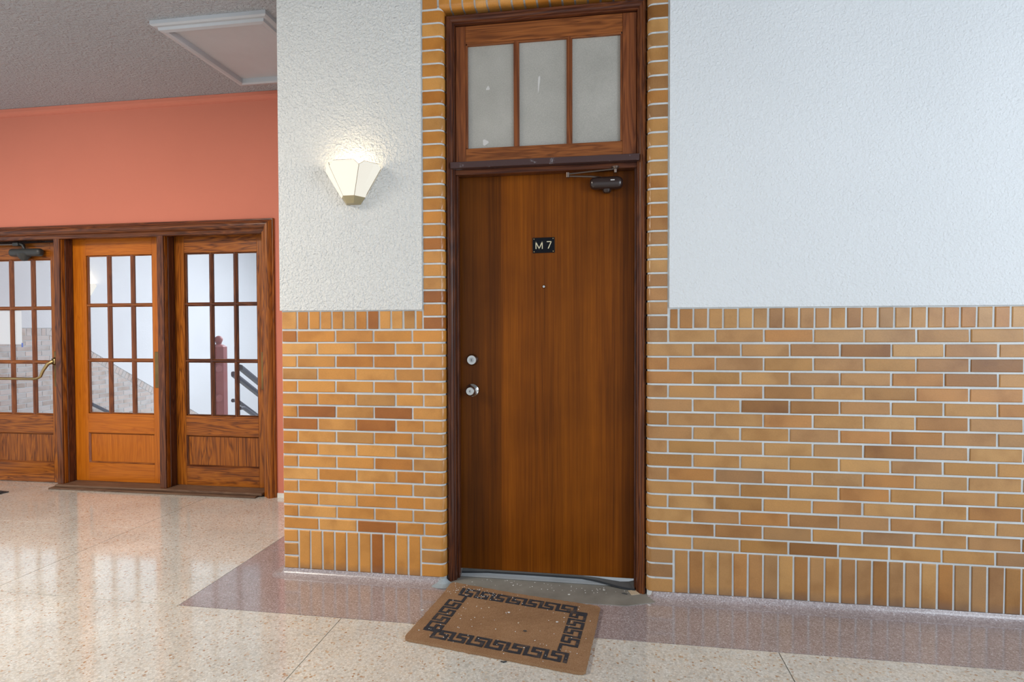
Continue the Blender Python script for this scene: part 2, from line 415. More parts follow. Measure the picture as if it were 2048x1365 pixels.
# ------------------------------------------------------------------ ceiling
ceil = MB().box(-8.2, 4.6, -6.5, 1.55, ZCEIL, ZCEIL+0.1).build('ceiling', M_CEIL)
tag(ceil, 'grey popcorn textured ceiling', 'ceiling', kind='structure')
hatch = empty('access_hatch', (-2.32, 0.69, ZCEIL), 'grey painted ceiling access hatch with stepped square frame', 'hatch')
hx0, hx1, hy0, hy1 = -2.70, -1.94, 0.25, 1.13
def frame_bar(a, b, n):
    # a,b outer corners in plan, n inward normal; stepped profile hanging from the ceiling
    a, b, n = Vector((*a, 0)), Vector((*b, 0)), Vector((*n, 0)); d = (b-a).normalized()
    prof = [(0, 0), (0, -0.022), (0.012, -0.030), (0.030, -0.030), (0.034, -0.046), (0.058, -0.050), (0.070, -0.042), (0.074, -0.012), (0.074, 0)]
    r0 = [a+n*u+d*u+Vector((0, 0, ZCEIL+z)) for u, z in prof]; r1 = [b+n*u-d*u+Vector((0, 0, ZCEIL+z)) for u, z in prof]
    MB().loft([r0, r1]).build('frame_bar', M_WHITE, hatch)
frame_bar((hx0, hy0), (hx1, hy0), (0, 1)); frame_bar((hx1, hy0), (hx1, hy1), (-1, 0))
frame_bar((hx1, hy1), (hx0, hy1), (0, -1)); frame_bar((hx0, hy1), (hx0, hy0), (1, 0))
B('panel', M_WHITE, hx0+0.074, hx1-0.074, hy0+0.074, hy1-0.074, ZCEIL-0.012, ZCEIL-0.001, hatch)

# ------------------------------------------------------------------ brick pieces
BR = {}
def brick_mesh(w, h, var, d=0.05):
    k = (round(w, 4), round(h, 4), var)
    if k in BR: return BR[k]
    rnd = random.Random(hash(k) & 0xffff)
    b = 0.0028; jt = lambda: rnd.uniform(-0.0010, 0.0010)
    x, z = w/2, h/2
    fr = [(-x+b+jt(), 0, -z+b+jt()), (x-b+jt(), 0, -z+b+jt()), (x-b+jt(), 0, z-b+jt()), (-x+b+jt(), 0, z-b+jt())]
    md = [(-x+jt(), b, -z+jt()), (x+jt(), b, -z+jt()), (x+jt(), b, z+jt()), (-x+jt(), b, z+jt())]
    bk = [(-x, d, -z), (x, d, -z), (x, d, z), (-x, d, z)]
    v = fr+md+bk
    f = [(0, 1, 2, 3)]
    for o in (0, 4):
        for i in range(4):
            j = (i+1) % 4; f.append((o+i, o+4+i, o+4+j, o+j))
    me = bpy.data.meshes.new('brick'); me.from_pydata(v, [], f); me.materials.append(None)
    BR[k] = me
    return me
def put(me, name, mat, loc, parent, rot=0.0, tilt=True):
    o = bpy.data.objects.new(name, me)
    o.parent = parent; o.location = loc
    o.rotation_euler = (random.uniform(-.004, .004), random.uniform(-.003, .003) if tilt else 0, rot)
    COL.objects.link(o)
    o.material_slots[0].link = 'OBJECT'; o.material_slots[0].material = mat
    return o
def brick(x0, x1, z0, z1, mat, parent):
    w, h = x1-x0-J, z1-z0-J
    return put(brick_mesh(w, h, random.randrange(3)), 'brick', mat, ((x0+x1)/2+random.uniform(-.0008, .0008), random.uniform(-0.0012, 0.0006), (z0+z1)/2+random.uniform(-.0007, .0007)), parent)
def bull_mesh(w, h, side, var):
    k = ('b', round(w, 4), round(h, 4), side, var)
    if k in BR: return BR[k]
    r = 0.030; n = 6
    pl = [(w, 0.06), (w, 0.0025), (w-0.0025, 0.0)]
    for i in range(n+1):
        t = math.pi/2*i/n
        pl.append((r-r*math.sin(t), r-r*math.cos(t)))
    pl.append((0, 0.10))
    pl.append((0.02, 0.10))
    pl = [(x*side, y) for x, y in pl]
    rings = []
    for z, ins in ((-h/2, 0.0), (-h/2+0.0022, -0.0022), (h/2-0.0022, -0.0022), (h/2, 0.0)):
        rings.append([(x, y+(0.0022+ins), z) for x, y in pl])
    m = MB().loft(rings)
    me = bpy.data.meshes.new('bullnose_brick'); me.from_pydata(m.v, [], m.f); me.materials.append(None)
    bm = bmesh.new(); bm.from_mesh(me); bmesh.ops.recalc_face_normals(bm, faces=bm.faces); bm.to_mesh(me); bm.free()
    me.polygons.foreach_set('use_smooth', [True]*len(me.polygons)); me.set_sharp_from_angle(angle=math.radians(35))
    BR[k] = me
    return me
def bull(xe, side, w, z0, z1, parent):
    bm_ = M_BULL_L if side < 0 else M_BULL
    # xe: opening edge; side +1: body towards +x
    return put(bull_mesh(w-J/2, z1-z0-J, side, 0), 'bullnose_brick', bm_, (xe, random.uniform(-.001, .001), (z0+z1)/2), parent, tilt=False)

# ------------------------------------------------------------------ brick walls beside the entry door
wc = MB()
wc.box(XP+0.003, OL-0.034, 0.005, 0.26, 0.0, ZCEIL)
wc.box(XP+0.003, XP+0.24, 0.26, Y2, 0.0, ZCEIL)
wall_c = tag(wc.build('wall_center', M_MORTAR), 'brick and white plaster pier carrying the lit sconce', 'wall', kind='structure')
XE = 4.4
wr = MB()
wr.box(OR_+0.034, XE, 0.005, 0.26, 0.0, ZCEIL)
wr.box(OL-0.034, OR_+0.034, 0.006, 0.26, ZL+0.032, ZCEIL)
wall_r = tag(wr.build('wall_right', M_MORTAR), 'tan brick wainscot wall with white plaster above, right of the door', 'wall', kind='structure')

# mortar following the rounded jamb bricks
def mortar_edge(xe, side, parent):
    r, i = 0.030, 0.0045
    pl = [(0.04, i)]+[(r-(r-i)*math.sin(t), r-(r-i)*math.cos(t)) for t in [math.pi/2*k/6 for k in range(7)]]+[(i, 0.24), (0.04, 0.24)]
    MB().loft([[(xe+side*x, y, z) for x, y in pl] for z in (0.0, ZL+0.01)]).build('mortar', M_MORTAR, parent, smooth=True)
mortar_edge(OL, -1, wall_c); mortar_edge(OR_, 1, wall_r)
MB().loft([[(x, y, ZL+z) for y, z in [(0.006, 0.034), (0.008, 0.020), (0.015, 0.010), (0.028, 0.005), (0.24, 0.005), (0.24, 0.034)]] for x in (OL-0.033, OR_+0.033)]).build('mortar', M_MORTAR, wall_r)
# plaster fields
def slab(name, mat, x0, x1, z0, z1, parent):
    return MB().box(x0, x1, -0.006, 0.02, z0, z1).build(name, mat, parent, bevel=0.0015, seg=2)
slab('plaster', M_PLASTER, XP-0.004, -0.920, ZW+0.002, ZCEIL, wall_c)
MB().box(XP-0.004, XP+0.003, 0.0205, Y2, ZW, ZCEIL).build('plaster_return', M_PLASTER, wall_c)
slab('plaster', M_PLASTER_R, 0.327, XE, ZW+0.002, ZCEIL, wall_r)

# centre pier bricks
odd = [XP, -1.624, -1.403, -1.19, -0.977]; even = [XP, -1.508, -1.29, -1.069, -0.917]
for k in range(1, 17):
    z1 = ZC-(k-1)*C; z0 = z1-C
    e = odd if k % 2 else even
    for a, b in zip(e[:-1], e[1:]): brick(a, b, z0, z1, M_BRICK_L, wall_c)
    bull(OL, -1, OL-e[-1], z0, z1, wall_c)
for k in range(3):
    z0 = ZB+k*SH/3; z1 = z0+SH/3
    brick(XP, -1.625, z0, z1, M_BRICK_L, wall_c)
    bull(OL, -1, OL+0.936, z0, z1, wall_c)
for k in range(10):
    a = -1.625+k*0.0689; brick(a, a+0.0689, ZB, ZS, M_SOLD_L, wall_c)
brick(XP, -1.622, ZC, ZW, M_BRICK_L, wall_c)
for k in range(10):
    a = -1.622+k*0.0664; brick(a, a+0.0664, ZC, ZW, M_BRICK_L, wall_c)
brick(-0.958, -0.917, ZC, ZW, M_BRICK_L, wall_c)
CC = (ZL-ZC)/24
for k in range(24):
    bull(OL, -1, 0.117, ZC+k*CC, ZC+(k+1)*CC, wall_c)
    bull(OR_, 1, 0.102, ZC+k*CC, ZC+(k+1)*CC, wall_r)
for k in range(3):
    brick(-0.917, -0.83, ZL+k*CC, ZL+(k+1)*CC, M_BRICK_L, wall_c)
    brick(0.25, 0.324, ZL+k*CC, ZL+(k+1)*CC, M_BRICK_R, wall_r)
# head course above the casing, bullnosed along its lower edge
me_head = None
for k in range(17):
    a = -0.828+k*0.0634
    if me_head is None:
        r = 0.026; n = 6; h = 0.2
        pl = [(0.06, h), (0.0, h)]
        for i in range(n+1):
            t = math.pi/2*i/n; pl.append((r-r*math.cos(t), r-r*math.sin(t)))
        pl.append((0.16, 0.0)); pl.append((0.16, 0.02))
        w = 0.0634-J
        m = MB().loft([[(-w/2, y, z) for y, z in pl], [(w/2, y, z) for y, z in pl]])
        me_head = bpy.data.meshes.new('head_brick'); me_head.from_pydata(m.v, [], m.f); me_head.materials.append(None)
        bm = bmesh.new(); bm.from_mesh(me_head); bmesh.ops.recalc_face_normals(bm, faces=bm.faces); bm.to_mesh(me_head); bm.free()
        me_head.polygons.foreach_set('use_smooth', [True]*len(me_head.polygons)); me_head.set_sharp_from_angle(angle=math.radians(35))
    put(me_head, 'head_brick', M_BULL_L, (a+0.0317, random.uniform(-.001, .001), ZL), wall_r, tilt=False)  # warm-lit brick tones paint in the lamp glow on this course
# right wall bricks, singly as far as the photograph shows them
LB = 0.2215
XIN = 2.15
rest = MB()
def brick_r(a, b, z0, z1):
    if (a+b)/2 < XIN: brick(a, b, z0, z1, M_SOLD_R if z0 == ZB else M_BRICK_R, wall_r)
    else: rest.box(a+J/2, b-J/2, 0.0, 0.03, z0+J/2, z1-J/2)
for k in range(1, 17):
    z1 = ZC-(k-1)*C; z0 = z1-C
    s = 0.3237 if k % 2 else 0.4406
    bull(OR_, 1, s-OR_, z0, z1, wall_r)
    while s < XE-0.1:
        brick_r(s, min(s+LB, XE), z0, z1); s += LB
for k in range(3):
    z0 = ZB+k*SH/3; bull(OR_, 1, 0.352-OR_, z0, z0+SH/3, wall_r)
s = 0.354
while s < XE-0.07: brick_r(s, s+0.0692, ZB, ZS); s += 0.0692
brick_r(0.329, 0.373, ZC, ZW)
s = 0.373
while s < XE-0.07: brick_r(s, s+0.0688, ZC, ZW); s += 0.0688
tag(rest.build('brick_run', M_BRICK_R, wall_r), kind='stuff')

# coved terrazzo bases
def sweep(prof, path, closed_ends=True):
    rings = []
    for (x, y), (nx, ny) in path:
        rings.append([(x+nx*u, y+ny*u, z) for u, z in prof])
    return MB().loft(rings)
cove = [(-0.01, 0.0), (-0.01, ZB+0.004), (0.0005, ZB+0.004), (0.003, ZB-0.002), (0.005, 0.021), (0.009, 0.014), (0.016, 0.0085), (0.026, 0.0045), (0.040, 0.0020), (0.062, 0.0005), (0.062, -0.004)]
b1 = sweep(cove, [((-0.815, 0.02), (0.25, -0.35)), ((-0.84, 0), (0.1, -1)), ((-0.9, 0), (0, -1)), ((XP+0.01, 0), (0, -1)), ((XP+0.002, 0.001), (-0.5, -0.9)), ((XP, 0.008), (-0.95, -0.45)), ((XP, 0.02), (-1, 0)), ((XP, Y2), (-1, 0))]).build('baseboard_center', M_COVE, smooth=True)
tag(b1, 'mauve terrazzo cove base around the foot of the brick pier', 'baseboard', kind='structure')
b2 = sweep(cove, [((0.232, 0.03), (-0.2, -0.4)), ((0.255, 0), (-0.1, -1)), ((0.33, 0), (0, -1)), ((XE, 0), (0, -1))]).build('baseboard_right', M_COVE, smooth=True)
tag(b2, 'mauve terrazzo cove base below the long brick wainscot', 'baseboard', kind='structure')

# ------------------------------------------------------------------ entry door frame
XM = (OL+OR_)/2
fr = empty('trim_2', (XM, 0.08, 0), 'dark mahogany frame of the tall entry door and its transom', 'door frame', kind='structure')
PR = [(0.0, 0.16), (0.0, 0.040), (0.006, 0.030), (0.012, 0.026), (0.018, 0.027), (0.022, 0.033), (0.025, 0.033), (0.031, 0.035), (0.036, 0.041), (0.037, 0.047), (0.044, 0.047), (0.046, 0.054), (0.046, 0.16)]
ZH = ZL-0.016
def casing_profile(sgn, xe): return lambda z_off, z: [(xe+sgn*u, y, z(u)) for u, y in PR]
for sgn, xe, mat in ((1, OL+0.001, M_MAHOG_Z), (-1, OR_-0.001, M_FRAME_Z)):  # same wood: shaded left and lit right casing painted as darker and lighter tones
    MB().loft([[(xe+sgn*u, y, 0.004) for u, y in PR], [(xe+sgn*u, y, ZH-u) for u, y in PR]]).build('side_casing', mat, fr, smooth=True)
MB().loft([[(OL+0.001+u, y, ZH-u) for u, y in PR], [(OR_-0.001-u, y, ZH-u) for u, y in PR]]).build('head_casing', M_MAHOG_X, fr, smooth=True)
DX0, DX1, DZ1 = -0.749, 0.166, 2.142
for sgn, xe in ((1, OL+0.046), (-1, OR_-0.046)):
    MB().box(min(xe, xe+sgn*0.011), max(xe, xe+sgn*0.011), 0.074, 0.117, 0.004, DZ1+0.02).build('door_stop', M_MAHOG_Z, fr, bevel=0.003)
B('head_stop', M_MAHOG_X, OL+0.046, OR_-0.046, 0.060, 0.117, DZ1-0.002, 2.166, fr, 0.002)
B('head_filler', M_MAHOG_X, OL+0.046, OR_-0.046, 0.118, 0.20, DZ1+0.003, 2.166, fr)
def barmat():
    m, nt, p = newmat('scuffed_bar')
    vec = coords(nt, (1, 1, 1)); n = noise(nt, vec, 9, 2, 0.5, 1.5); n2 = noise(nt, vec, 60, 4, 0.7, 2.0)
    r = ramp(nt, [(0.63, (0, 0, 0)), (0.68, (1, 1, 1))]); nt.links.new(n.outputs[0], r.inputs[0])
    r2 = ramp(nt, [(0.5, (0, 0, 0)), (0.6, (1, 1, 1))]); nt.links.new(n2.outputs[0], r2.inputs[0])
    f = mix(nt, 1.0, r.outputs[0], r2.outputs[0], 'MULTIPLY')
    nt.links.new(mix(nt, f, (0.060, 0.028, 0.026), (0.30, 0.30, 0.32)), p.inputs['Base Color'])
    p.inputs['Roughness'].default_value = 0.35
    return m
B('transom_bar', barmat(), -0.772, 0.186, 0.020, 0.16, 2.166, 2.198, fr, 0.002)

for a, b, c_, d_ in ((-0.757, -0.74, 2.19, 2.92), (0.16, 0.177, 2.19, 2.92)):
    B('sash_stop', M_MAHOG_Z, a, b, 0.106, 0.16, c_, d_, fr)
B('sash_stop', M_MAHOG_X, -0.757, 0.177, 0.106, 0.16, 2.885, 2.925, fr)
# transom sash
sash = empty('window_1', (XM, 0.07, 2.2), 'three pane frosted transom window above the entry door', 'window', kind='structure')
sx0, sx1, sz0, sz1 = -0.7535, 0.1735, 2.2, 2.911
gx0, gx1, gz0, gz1 = -0.694, 0.098, 2.279, 2.814
B('stile', M_SASH_Z, sx0, gx0-0.006, 0.064, 0.105, sz0, sz1, sash, 0.002)
B('stile', M_SASH_Z, gx1+0.006, sx1, 0.064, 0.105, sz0, sz1, sash, 0.002)
B('rail', M_SASH_X, gx0-0.006, gx1+0.006, 0.0645, 0.105, gz1+0.006, sz1, sash, 0.002)
B('rail', M_SASH_X, gx0-0.006, gx1+0.006, 0.0645, 0.105, sz0, gz0-0.002, sash, 0.002)
def bead(x0, x1, z0, z1, mat, parent, y0=0.068, y1=0.095):
    MB().box(x0, x1, y0, y1, z0, z1).build('bead', mat, parent, bevel=0.0035)
bead(gx0-0.008, gx0+0.004, gz0, gz1, M_SASH_Z, sash); bead(gx1-0.004, gx1+0.008, gz0, gz1, M_SASH_Z, sash)
bead(gx0, gx1, gz1-0.004, gz1+0.012, M_SASH_X, sash)
mun = [-0.434, -0.161]
for x in mun:
    MB().loft([[(x-0.016, 0.090, z), (x-0.014, 0.074, z), (x-0.006, 0.066, z), (x+0.006, 0.066, z), (x+0.014, 0.074, z), (x+0.016, 0.090, z)] for z in (gz0-0.002, gz1+0.004)]).build('muntin', M_SASH_Z, sash)
ed = [gx0]+mun+[gx1]
for a, b in zip(ed[:-1], ed[1:]):
    B('pane', M_FROST, a+0.002, b-0.002, 0.083, 0.088, gz0-0.004, gz1+0.002, sash)
# paint smears on the frosted panes
for x, z, w, h, t in ((-0.318, 2.60, 0.010, 0.085, 0.08), (-0.585, 2.59, 0.018, 0.022, 0.5), (-0.60, 2.31, 0.030, 0.03, 0.1)):
    pts = []
    for k in range(12):
        a = 2*math.pi*k/12; q = 0.5+0.12*math.sin(3*a+x*40)
        px, pz = w*q*math.cos(a), h*q*math.sin(a)
        pts.append((x+px*math.cos(t)+pz*math.sin(t), z+pz*math.cos(t)-px*math.sin(t)))
    MB().loft([[(p, 0.0822, q) for p, q in pts], [(p, 0.0832, q) for p, q in pts]]).build('paint_smear', M_PALE, sash)

# ------------------------------------------------------------------ entry door
d1 = empty('door_1', ((DX0+DX1)/2, 0.14, 0.04), 'tall flat brown veneer entry door numbered M 7', 'door', kind='structure')
B('slab', M_VENEER, DX0, DX1, 0.119, 0.163, 0.040, DZ1, d1, 0.002)
plate = empty('number_plate', (-0.298, 0.117, 1.7715), parent=d1)
plate.rotation_euler = (0, math.radians(-0.7), 0)
tag(plate, 'black plate lettered M 7')
MB().box(-0.0575, 0.0575, -0.002, 0.002, -0.040, 0.040).build('backing', M_BLACK, plate, local=True, bevel=0.001)
def letter(strokes, dx):
    m = MB()
    for (xa, za), (xb, zb_) in strokes:
        a_, b_ = Vector((xa+dx, 0, za)), Vector((xb+dx, 0, zb_)); d_ = (b_-a_).normalized(); n_ = Vector((-d_.z, 0, d_.x))*0.0021
        q = [a_-n_-d_*0.0015, b_-n_+d_*0.0015, b_+n_+d_*0.0015, a_+n_-d_*0.0015]
        m.loft([[p+Vector((0, -0.0030, 0)) for p in q], [p+Vector((0, -0.0015, 0)) for p in q]])
    m.build('lettering', M_LETTER, plate, local=True)
h_ = 0.0175
letter([((-0.0165, -h_), (-0.0165, h_)), ((-0.0165, h_), (0, -h_)), ((0, -h_), (0.0165, h_)), ((0.0165, h_), (0.0165, -h_))], -0.0235)
letter([((-0.011, h_), (0.011, h_)), ((0.011, h_), (-0.005, -h_))], 0.0295)
for sx in (-1, 1):
    for sz in (-1, 1):
        MB().lathe([(0.0028, -0.0032), (0.0028, -0.0018)], (sx*0.050, 0, sz*0.033), 'y', 10).build('screw', M_BRASS, plate, local=True)
MB().lathe([(0.0, -0.006), (0.006, -0.006), (0.009, -0.001), (0.009, 0.004)], (-0.297, 0.119, 1.555), 'y', 16).build('peephole', M_CHROME, d1, smooth=True)
for dz in (0.0, 0.009):
    MB().lathe([(0.0, -0.003), (0.0016, -0.001), (0.0016, 0.001)], (-0.259, 0.119, 1.823+dz), 'y', 8).build('nail', M_CHROME, d1)
db = MB().lathe([(0.0, -0.020), (0.024, -0.020), (0.0255, -0.018), (0.031, -0.004), (0.032, -0.001), (0.032, 0.002)], (-0.682, 0.119, 1.169), 'y', 32).build('deadbolt', M_CHROME, d1, smooth=True)
MB().lathe([(0.0, -0.0225), (0.011, -0.0225), (0.012, -0.0198)], (-0.682, 0.119, 1.169), 'y', 20).build('cylinder', M_ALU, db, smooth=True)
B('keyhole', M_BLACK, -0.6832, -0.6808, 0.0955, 0.097, 1.163, 1.175, db)
kb = MB().lathe([(0.0, -0.062), (0.020, -0.062), (0.0245, -0.058), (0.027, -0.050), (0.026, -0.040), (0.019, -0.030), (0.017, -0.022), (0.024, -0.012), (0.034, -0.006), (0.035, -0.001), (0.035, 0.002)], (-0.682, 0.119, 1.006), 'y', 32).build('door_knob', M_CHROME, d1, smooth=True)
MB().lathe([(0.0, -0.065), (0.007, -0.065), (0.008, -0.061)], (-0.682, 0.119, 1.006), 'y', 16).build('cylinder', M_ALU, kb, smooth=True)
B('keyhole', M_BLACK, -0.683, -0.681, 0.0532, 0.0545, 1.001, 1.011, kb)
# door closer
cl = empty('door_closer', (0.025, 0.119, 2.075), parent=d1)
def capsule(x0, x1, yc, zc, ry, rz, seg=16, n=7):
    rings = []
    for side in (0, 1):
        for i in range(n):
            t = math.pi/2*(i/(n-1)); t = t if side == 0 else math.pi/2-t
            s = max(0.02, math.sin(t))**0.6; off = (1-math.cos(math.pi/2-t))*0  # end shaping below
            e = (x0+rz*(1-math.cos(t))) if side == 0 else (x1-rz*(1-math.cos(t)))
            rings.append([(e, yc+ry*s*math.copysign(abs(math.cos(a))**0.75, math.cos(a)), zc+rz*s*math.copysign(abs(math.sin(a))**0.75, math.sin(a))) for a in [2*math.pi*k/seg for k in range(seg)]])
    return MB().loft(rings)
capsule(-0.058, 0.108, 0.086, 2.073, 0.031, 0.032).build('body', M_CLOSER, cl, smooth='full')
MB().lathe([(0.0, -0.026), (0.014, -0.025), (0.021, -0.018), (0.024, 0.0), (0.024, 0.006)], (0.028, 0.094, 2.050), 'z', 20).build('pinion_cover', M_CLOSER, cl, smooth=True)
MB().tube([(0.005, 0.085, 2.102), (-0.05, 0.070, 2.106), (-0.168, 0.052, 2.108)], [0.005, 0.0055, 0.0045], 8).build('lower_arm', M_STEEL, cl, smooth=True)
MB().tube([(-0.165, 0.048, 2.118), (0.066, 0.060, 2.137)], 0.0042, 8).build('upper_arm', M_STEEL, cl, smooth=True)
MB().lathe([(0.009, -0.012), (0.009, 0.012)], (-0.168, 0.050, 2.113), 'z', 14).build('elbow', M_STEEL, cl, smooth=True)
MB().lathe([(0.007, -0.016), (0.008, 0.0), (0.018, 0.010), (0.019, 0.014)], (0.070, 0.060, 2.134), 'z', 14).build('shoe', M_STEEL, cl, smooth=True)
B('badge', M_PALE, 0.046, 0.066, 0.0552, 0.0565, 2.079, 2.084, cl)
# sweep and threshold
thr = MB().box(-0.752, 0.176, 0.095, 0.185, 0.0045, 0.0125).build('threshold', M_ALU, bevel=0.002)
tag(thr, 'flat aluminium threshold strip under the entry door', 'threshold')
sp_t = [(-0.742, 0.116, 0.040), (-0.60, 0.116, 0.040), (-0.35, 0.116, 0.040), (-0.10, 0.116, 0.040), (-0.02, 0.113, 0.036), (0.05, 0.107, 0.030), (0.10, 0.102, 0.027), (0.14, 0.102, 0.030), (0.165, 0.104, 0.036)]
sp_b = [(-0.742, 0.108, 0.021), (-0.60, 0.110, 0.029), (-0.35, 0.110, 0.030), (-0.10, 0.108, 0.029), (-0.02, 0.100, 0.022), (0.05, 0.085, 0.014), (0.10, 0.072, 0.009), (0.14, 0.064, 0.008), (0.168, 0.060, 0.008)]
sw = empty('door_sweep', (DX0, 0.116, 0.04), parent=d1)
rt = [[Vector(a), Vector(b), Vector(b)+Vector((0, 0.003, 0)), Vector(a)+Vector((0, 0.003, 0))] for a, b in zip(sp_t, sp_b)]
MB().loft(rt).build('flap', M_FLAP, sw)
MB().tube(sp_b, 0.0038, 8).build('lip', M_RUBBER, sw, smooth=True)
MB().tube([Vector(p)+Vector((0, -0.004, 0.006)) for p in sp_b], 0.0022, 8).build('lip', M_RUBBER, sw, smooth=True)

# ------------------------------------------------------------------ coral wall with three glazed doors
wl = MB()
DL, DR, DH = -5.50, -2.655, 2.128
wl.box(-8.2, DL, Y2, Y2+0.20, 0, ZCEIL); wl.box(DR, XP+0.1, Y2, Y2+0.20, 0, ZCEIL); wl.box(DL, DR, Y2, Y2+0.20, DH, ZCEIL)
wall_l = tag(wl.build('wall_left', M_CORAL), 'coral painted wall above the row of glazed doors', 'wall', kind='structure')
crown = MB().loft([[(x, Y2-0.000, ZCEIL-0.062), (x, Y2-0.006, ZCEIL-0.060), (x, Y2-0.007, ZCEIL-0.050), (x, Y2-0.016, ZCEIL-0.042), (x, Y2-0.022, ZCEIL-0.028), (x, Y2-0.024, ZCEIL-0.002), (x, Y2, ZCEIL-0.002)] for x in (-8.2, XP)]).build('trim_3', M_CORAL)
tag(crown, 'thin coral moulding where the coral wall meets the ceiling', 'moulding', kind='structure')
bl = B('baseboard_left', M_BASE, -2.545, XP-0.002, Y2-0.006, Y2+0.01, 0.0, 0.034)
tag(bl, 'short unpainted white base strip right of the glazed doors', 'baseboard', kind='structure')

YD_ = Y2+0.121
t1 = empty('trim_1', (-4.0, Y2, 0), 'rounded dark oak frame with posts around the three glazed doors', 'door frame', kind='structure')
KP = [(0.0, 0.02), (0.0, -0.016), (0.004, -0.020), (0.010, -0.020), (0.013, -0.026), (0.022, -0.038), (0.036, -0.046), (0.052, -0.046), (0.066, -0.038), (0.078, -0.024), (0.083, -0.014), (0.089, -0.012), (0.095, -0.008), (0.108, -0.006), (0.112, 0.0), (0.112, 0.02)]
KX, KZ = -2.547, 2.211
MB().loft([[(KX-u, Y2+y, 0.0) for u, y in KP], [(KX-u, Y2+y, KZ-u) for u, y in KP]]).build('side_casing', M_OAK_Z, t1, smooth=True)
MB().loft([[(-5.62+u*0, Y2+y, KZ-u) for u, y in KP], [(KX-u, Y2+y, KZ-u) for u, y in KP]]).build('head_casing', M_FRAME_X, t1, smooth=True)
MB().loft([[(-5.62+u, Y2+y, 0.0) for u, y in KP], [(-5.62+u, Y2+y, KZ) for u, y in KP]]).build('side_casing', M_OAK_Z, t1, smooth=True)
B('head_jamb', M_FRAME_X, -5.50, -2.66, Y2+0.012, Y2+0.19, 2.112, 2.135, t1, 0.003)
B('head_stop', M_FRAME_X, -5.50, -2.66, YD_+0.044, Y2+0.19, 2.06, 2.111, t1)
B('side_jamb', M_FRAME_Z, -2.662, -2.640, Y2+0.021, Y2+0.19, 0.0, 2.111, t1, 0.002)
for xa, xb in ((-3.587, -3.530), (-4.556, -4.503)):
    B('post', M_FRAME_Z, xa, xb, Y2-0.004, Y2+0.075, 0.0, 2.111, t1, 0.003)
    B('post_stop', M_MAHOG_Z, xa-0.007, xb+0.007, Y2+0.046, Y2+0.118, 0.032, 2.111, t1, 0.003)
    B('post_bead', M_OAK_Z, xb, xb+0.004, Y2+0.012, Y2+0.044, 0.034, 2.111, t1, 0.001)
si = empty('sill', (-3.6, Y2, 0), parent=t1)
B('lower_step', M_SILL, -4.585, -2.70, Y2-0.066, Y2+0.19, 0.0005, 0.012, si, 0.003)
B('upper_step', M_SILL, -4.560, -2.665, Y2-0.030, Y2+0.19, 0.012, 0.031, si, 0.004)

YD = Y2+0.121
def glazed_door(name, label, x0, x1, gx0, gx1, m1, m2, dz, mz, mx, mmz, mmx):
    d = empty(name, ((x0+x1)/2, YD+0.02, dz+0.03), label, 'door', kind='structure')
    z0, z1 = (0.032 if dz == 0 else 0.003), 2.114+min(dz, 0)
    gt, gb = 1.973+dz, 0.616+dz; pt, pb = 0.450+dz, 0.190+dz
    yb = YD+0.042
    B('stile', mz, x0, gx0, YD, yb, z0, z1, d, 0.002); B('stile', mz, gx1, x1, YD, yb, z0, z1, d, 0.002)
    for a, b in ((gt, z1), (pt, gb), (z0, pb)):
        B('rail', mx, gx0, gx1, YD+0.0006, yb, a, b, d, 0.0015)
    B('panel', mz if name != 'door_3' else M_GOLD_Z, gx0-0.004, gx1+0.004, YD+0.018, YD+0.030, pb-0.004, pt+0.004, d)
    def slope(pa, pb_, q): # bevelled edge strip between outer line (y=YD) and inner line
        MB().add([*pa, *pb_, *[(p[0], YD+0.02, p[2]) for p in pb_], *[(p[0], YD+0.02, p[2]) for p in pa]], [(0, 1, 2, 3), (3, 2, 5, 4), (7, 6, 1, 0), (4, 5, 6, 7)]).build('panel_bead', q, d)
    e = 0.011
    O = [(gx0, YD+0.001, pb), (gx1, YD+0.001, pb), (gx1, YD+0.001, pt), (gx0, YD+0.001, pt)]
    I = [(gx0+e, YD+0.015, pb+e), (gx1-e, YD+0.015, pb+e), (gx1-e, YD+0.015, pt-e), (gx0+e, YD+0.015, pt-e)]
    for i in range(4):
        j = (i+1) % 4
        slope([O[i], O[j]], [I[j], I[i]], mmx if i % 2 == 0 else mmz)
    zc = [1.547+dz, 1.075+dz]; xc = [m1, m2]; hw = 0.0185
    def bar(x, a, b):
        MB().loft([[(x-hw, YD+0.030, z), (x-hw, YD+0.016, z), (x-0.007, YD+0.005, z), (x+0.007, YD+0.005, z), (x+hw, YD+0.016, z), (x+hw, YD+0.030, z)] for z in (a, b)]).build('muntin', mmz, d)
    for x in xc: bar(x, gb, gt)
    for z in zc:
        MB().loft([[(x, YD+0.030, z-0.016), (x, YD+0.016, z-0.016), (x, YD+0.0045, z-0.006), (x, YD+0.0045, z+0.006), (x, YD+0.016, z+0.016), (x, YD+0.030, z+0.016)] for x in (gx0, gx1)]).build('muntin', mmx, d)
    X = [gx0]+xc+[gx1]; Z = [gb]+zc[::-1]+[gt]
    for a, b in zip(X[:-1], X[1:]):
        for p, q in zip(Z[:-1], Z[1:]):
            B('pane', M_GLASS, a+0.001, b-0.001, YD+0.0235, YD+0.0265, p+0.001, q-0.001, d)
    # glazing beads round the light
    for a, b, c_, q in ((gx0, gx0+0.013, 0, mmz), (gx1-0.013, gx1, 0, mmz)):
        B('glazing_bead', q, a, b, YD+0.010, YD+0.030, gb, gt, d, 0.004)
    for a, b in ((gb, gb+0.010), (gt-0.010, gt)):
        B('glazing_bead', mmx, gx0, gx1, YD+0.010, YD+0.030, a, b, d, 0.004)
    return d
